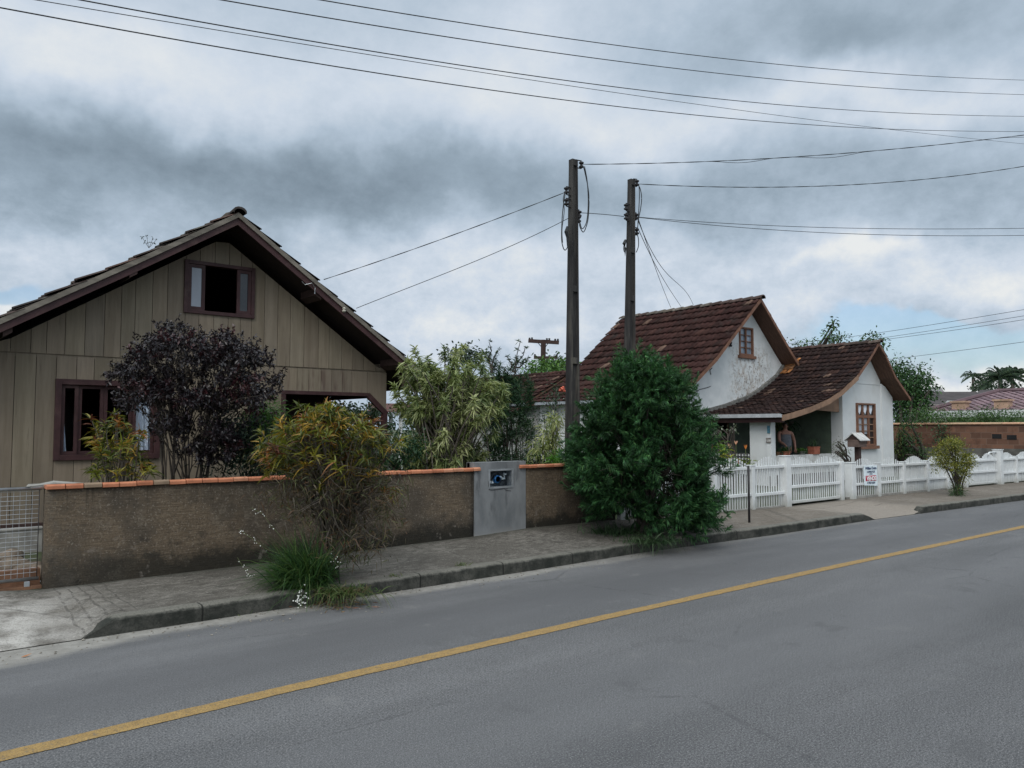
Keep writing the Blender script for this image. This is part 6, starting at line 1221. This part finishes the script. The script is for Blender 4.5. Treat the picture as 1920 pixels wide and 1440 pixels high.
def local_ball(nm,c,r,sq,mat):
    mb=MB(); mb.ball(c,r,10,sq); o=mb.build(nm,mat,None,True); o.data.transform(TT); o.data.transform(Matrix.Translation(-Vector(pp))); o.parent=pe; return o
local_ball('hair',(0,.018,1.575),.088,(.93,1.08,1.0),HAIR)
for sx in (-1,1): local_ball('eye',(sx*.03,-.098,1.545),.010,(1.3,.6,.8),DARKIN); local_ball('ear',(sx*.077,-.01,1.53),.026,(.4,.8,1.2),SKIN_)
local_ball('mouth',(0,-.098,1.478),.02,(1.2,.4,.3),plain('lips',(.28,.10,.09),.5,.1,9,bump=0))
TPOT=plain('terracotta_pot',(.30,.10,.062),.8,.25,8,bump=.1)
def pot(x,y,z,rr,h,lab,pal,ln,wd,n,up,dr,mt=TPOT,square=False,spread=55):
    r=thing('potted_plant',lab,'potted plant',(x,y,z),'plants kept on the porch'); mb=MB()
    if square: mb.prism([(x-rr,y-.09),(x+rr,y-.09),(x+rr,y+.09),(x-rr,y+.09)],z,z+h,'z'); mb.box(x-rr-.012,x+rr+.012,y-.10,y+.10,z+h-.03,z+h)
    else: mb.lathe((x,y,z),[(rr*.72,0),(rr*.95,h*.8),(rr*1.05,h*.8),(rr*1.08,h),(rr*.9,h),(rr*.85,h*.9)],14)
    mb.build('pot',mt,r); lv=Leaves(); az=rng.uniform(0,6.28,n); th=R(1)*np.abs(rng.normal(spread*.6,spread*.5,n)); d=np.stack([np.cos(az)*np.sin(th),np.sin(az)*np.sin(th),np.cos(th)],1)
    b=np.array([x,y,z+h])+rng.normal(size=(n,3))*np.array([rr*.5,.04,.03]); lv.strap(b,d,ln*rng.uniform(.5,1.15,n),wd,dr,pick(pal,n),4,((0,.4,1),(.7,1,.08))); lv.build('foliage',LEAF,r); return r
pot(18.42,11.44,.93,.07,.10,'dark leafy plant in a pot on the parapet beside the pier',GD,.25,.022,70,.3,.9,plain('brown_pot',(.12,.065,.035),.8,.2,8)); pot(18.72,11.44,.93,.14,.11,'arching green plant in a long clay trough in front of the person',GR,.32,.02,120,.3,.9,TPOT,True)
pot(19.62,11.44,.93,.09,.09,'round bright green potted plant in the middle of the parapet',[(.05,.12,.025),(.07,.15,.03)],.16,.03,130,.3,.5,plain('grey_pot',(.12,.12,.11),.8,.2,8)); pot(20.22,11.44,.93,.16,.21,'tall thin stemmed plant in a square clay pot on the parapet',[(.04,.08,.03),(.03,.055,.025)],.34,.014,46,.8,.25,TPOT,True,28)
for (x,y,z,l,pal,n) in ((19.72,12.3,1.95,'hanging basket plant with yellow leaves over the parapet',[(.10,.12,.03),(.18,.15,.04),(.04,.07,.025)],150),(19.2,12.5,1.9,'dark hanging fern under the porch roof',GD,160),(20.6,12.4,1.85,'trailing dark plant near the green porch wall',GD,130)):
    r=thing('hanging_plant',l,'hanging plant',(x,y,z),'plants kept on the porch'); mb=MB(); mb.lathe((x,y,z-.12),[(.06,0),(.11,.06),(.12,.12),(.10,.12)],12); mb.build('pot',plain('dark_pot',(.04,.03,.025),.8,.2,8),r); mb=MB(); [mb.tube([(x+.11*math.cos(a),y+.11*math.sin(a),z),(x,y,z+.42)],.003,4,False) for a in (0,2.1,4.2)]; mb.build('hanger',IRON,r)
    lv=Leaves(); az=rng.uniform(0,6.28,n); th=R(1)*rng.uniform(20,120,n); d=np.stack([np.cos(az)*np.sin(th),np.sin(az)*np.sin(th),np.cos(th)],1); b=np.array([x,y,z])+np.c_[rng.normal(size=(n,2))*.10,-rng.uniform(0,.45,n)*rng.random(n)]; lv.strap(b,d,rng.uniform(.10,.26,n),.035,1.0,pick(pal,n),4,((0,.4,1),(.5,1,.05))); lv.build('foliage',LEAFD,r)
dL=depth((13.3,9.4,1)); q=atd(1355,900,dL)*np.array([1,1,0])+np.array([0,0,.15]); r=thing('lily_plant','orange flowered lily with yellow green leaves behind the fence','flowers',tuple(q)); lv=Leaves()
for (x,y,k,pal) in [(1358,850,46,[(.24,.36,.04),(.42,.44,.05)]),(1366,862,40,[(.50,.40,.05),(.36,.40,.05)]),(1350,845,36,[(.08,.16,.03)]),(1355,835,16,[(.10,.20,.03)]),(1395,868,34,[(.16,.20,.04),(.10,.14,.03)]),(1405,872,24,[(.14,.18,.04)]),(1378,866,20,[(.10,.15,.04),(.3,.2,.06)]),(1360,875,26,[(.3,.26,.04),(.1,.16,.03)])]:
    p=atd(x,y,dL); lv.strap(p+rng.normal(size=(k,3))*.05,usphere(k)*np.array([1,1,.7])+np.array([0,0,.5]),rng.uniform(.10,.20,k),.03,.5,pick(pal,k),3,((0,.4,1),(.5,1,.05)))
lv.build('foliage',LEAF,r)
OR=plain('orange_petal',(.78,.26,.06),.6,.25,30,bump=0); PK=plain('pale_petal',(.70,.40,.26),.6,.2,30,bump=0)
for x,y,mt in ((1368,836,PK),(1380,830,PK),(1398,838,OR),(1385,866,OR)):
    lv=Leaves(); p=atd(x,y+4,dL); n=7; az=np.arange(n)*.9; d=np.stack([np.cos(az)*.45,np.sin(az)*.45,np.ones(n)],1); lv.strap(np.repeat([p],n,0),d,.085,.022,-.1,(.5,.3,.1),4,((0,.5,1),(.4,1,.1))); f=lv.build('flower',mt,r)
    mb=MB(); mb.tube([p,p-np.array([0,0,.4])],.007,5,False); mb.build('stalk',LEAFD_ST,r)
for x,y in ((1380,885),(1360,900)): pass
canopy('house_plant','thin silvery shrub in front of the grey bay side',(20.9,10.6,.15),[(1572,832,7,8,6),(1578,845,8,8,6),(1566,848,6,8,4),(1584,838,4,8,3)],depth((20.9,10.6,1)),[(.12,.14,.10),(.08,.10,.06)],None,.06,.02,16,.07,.12,'shrub',trunk=.02)
canopy('house_plant','white flowered rose spray beside the conifer bush before the porch door',(15.2,10.6,.15),[(1350,808,10,4,4),(1375,802,5,5,4),(1340,812,8,5,4)],depth((15.2,10.6,1.3)),[(.12,.15,.09),(.35,.36,.30),(.06,.09,.04)],None,.06,.03,10,.06,.1,'shrub',trunk=.01)
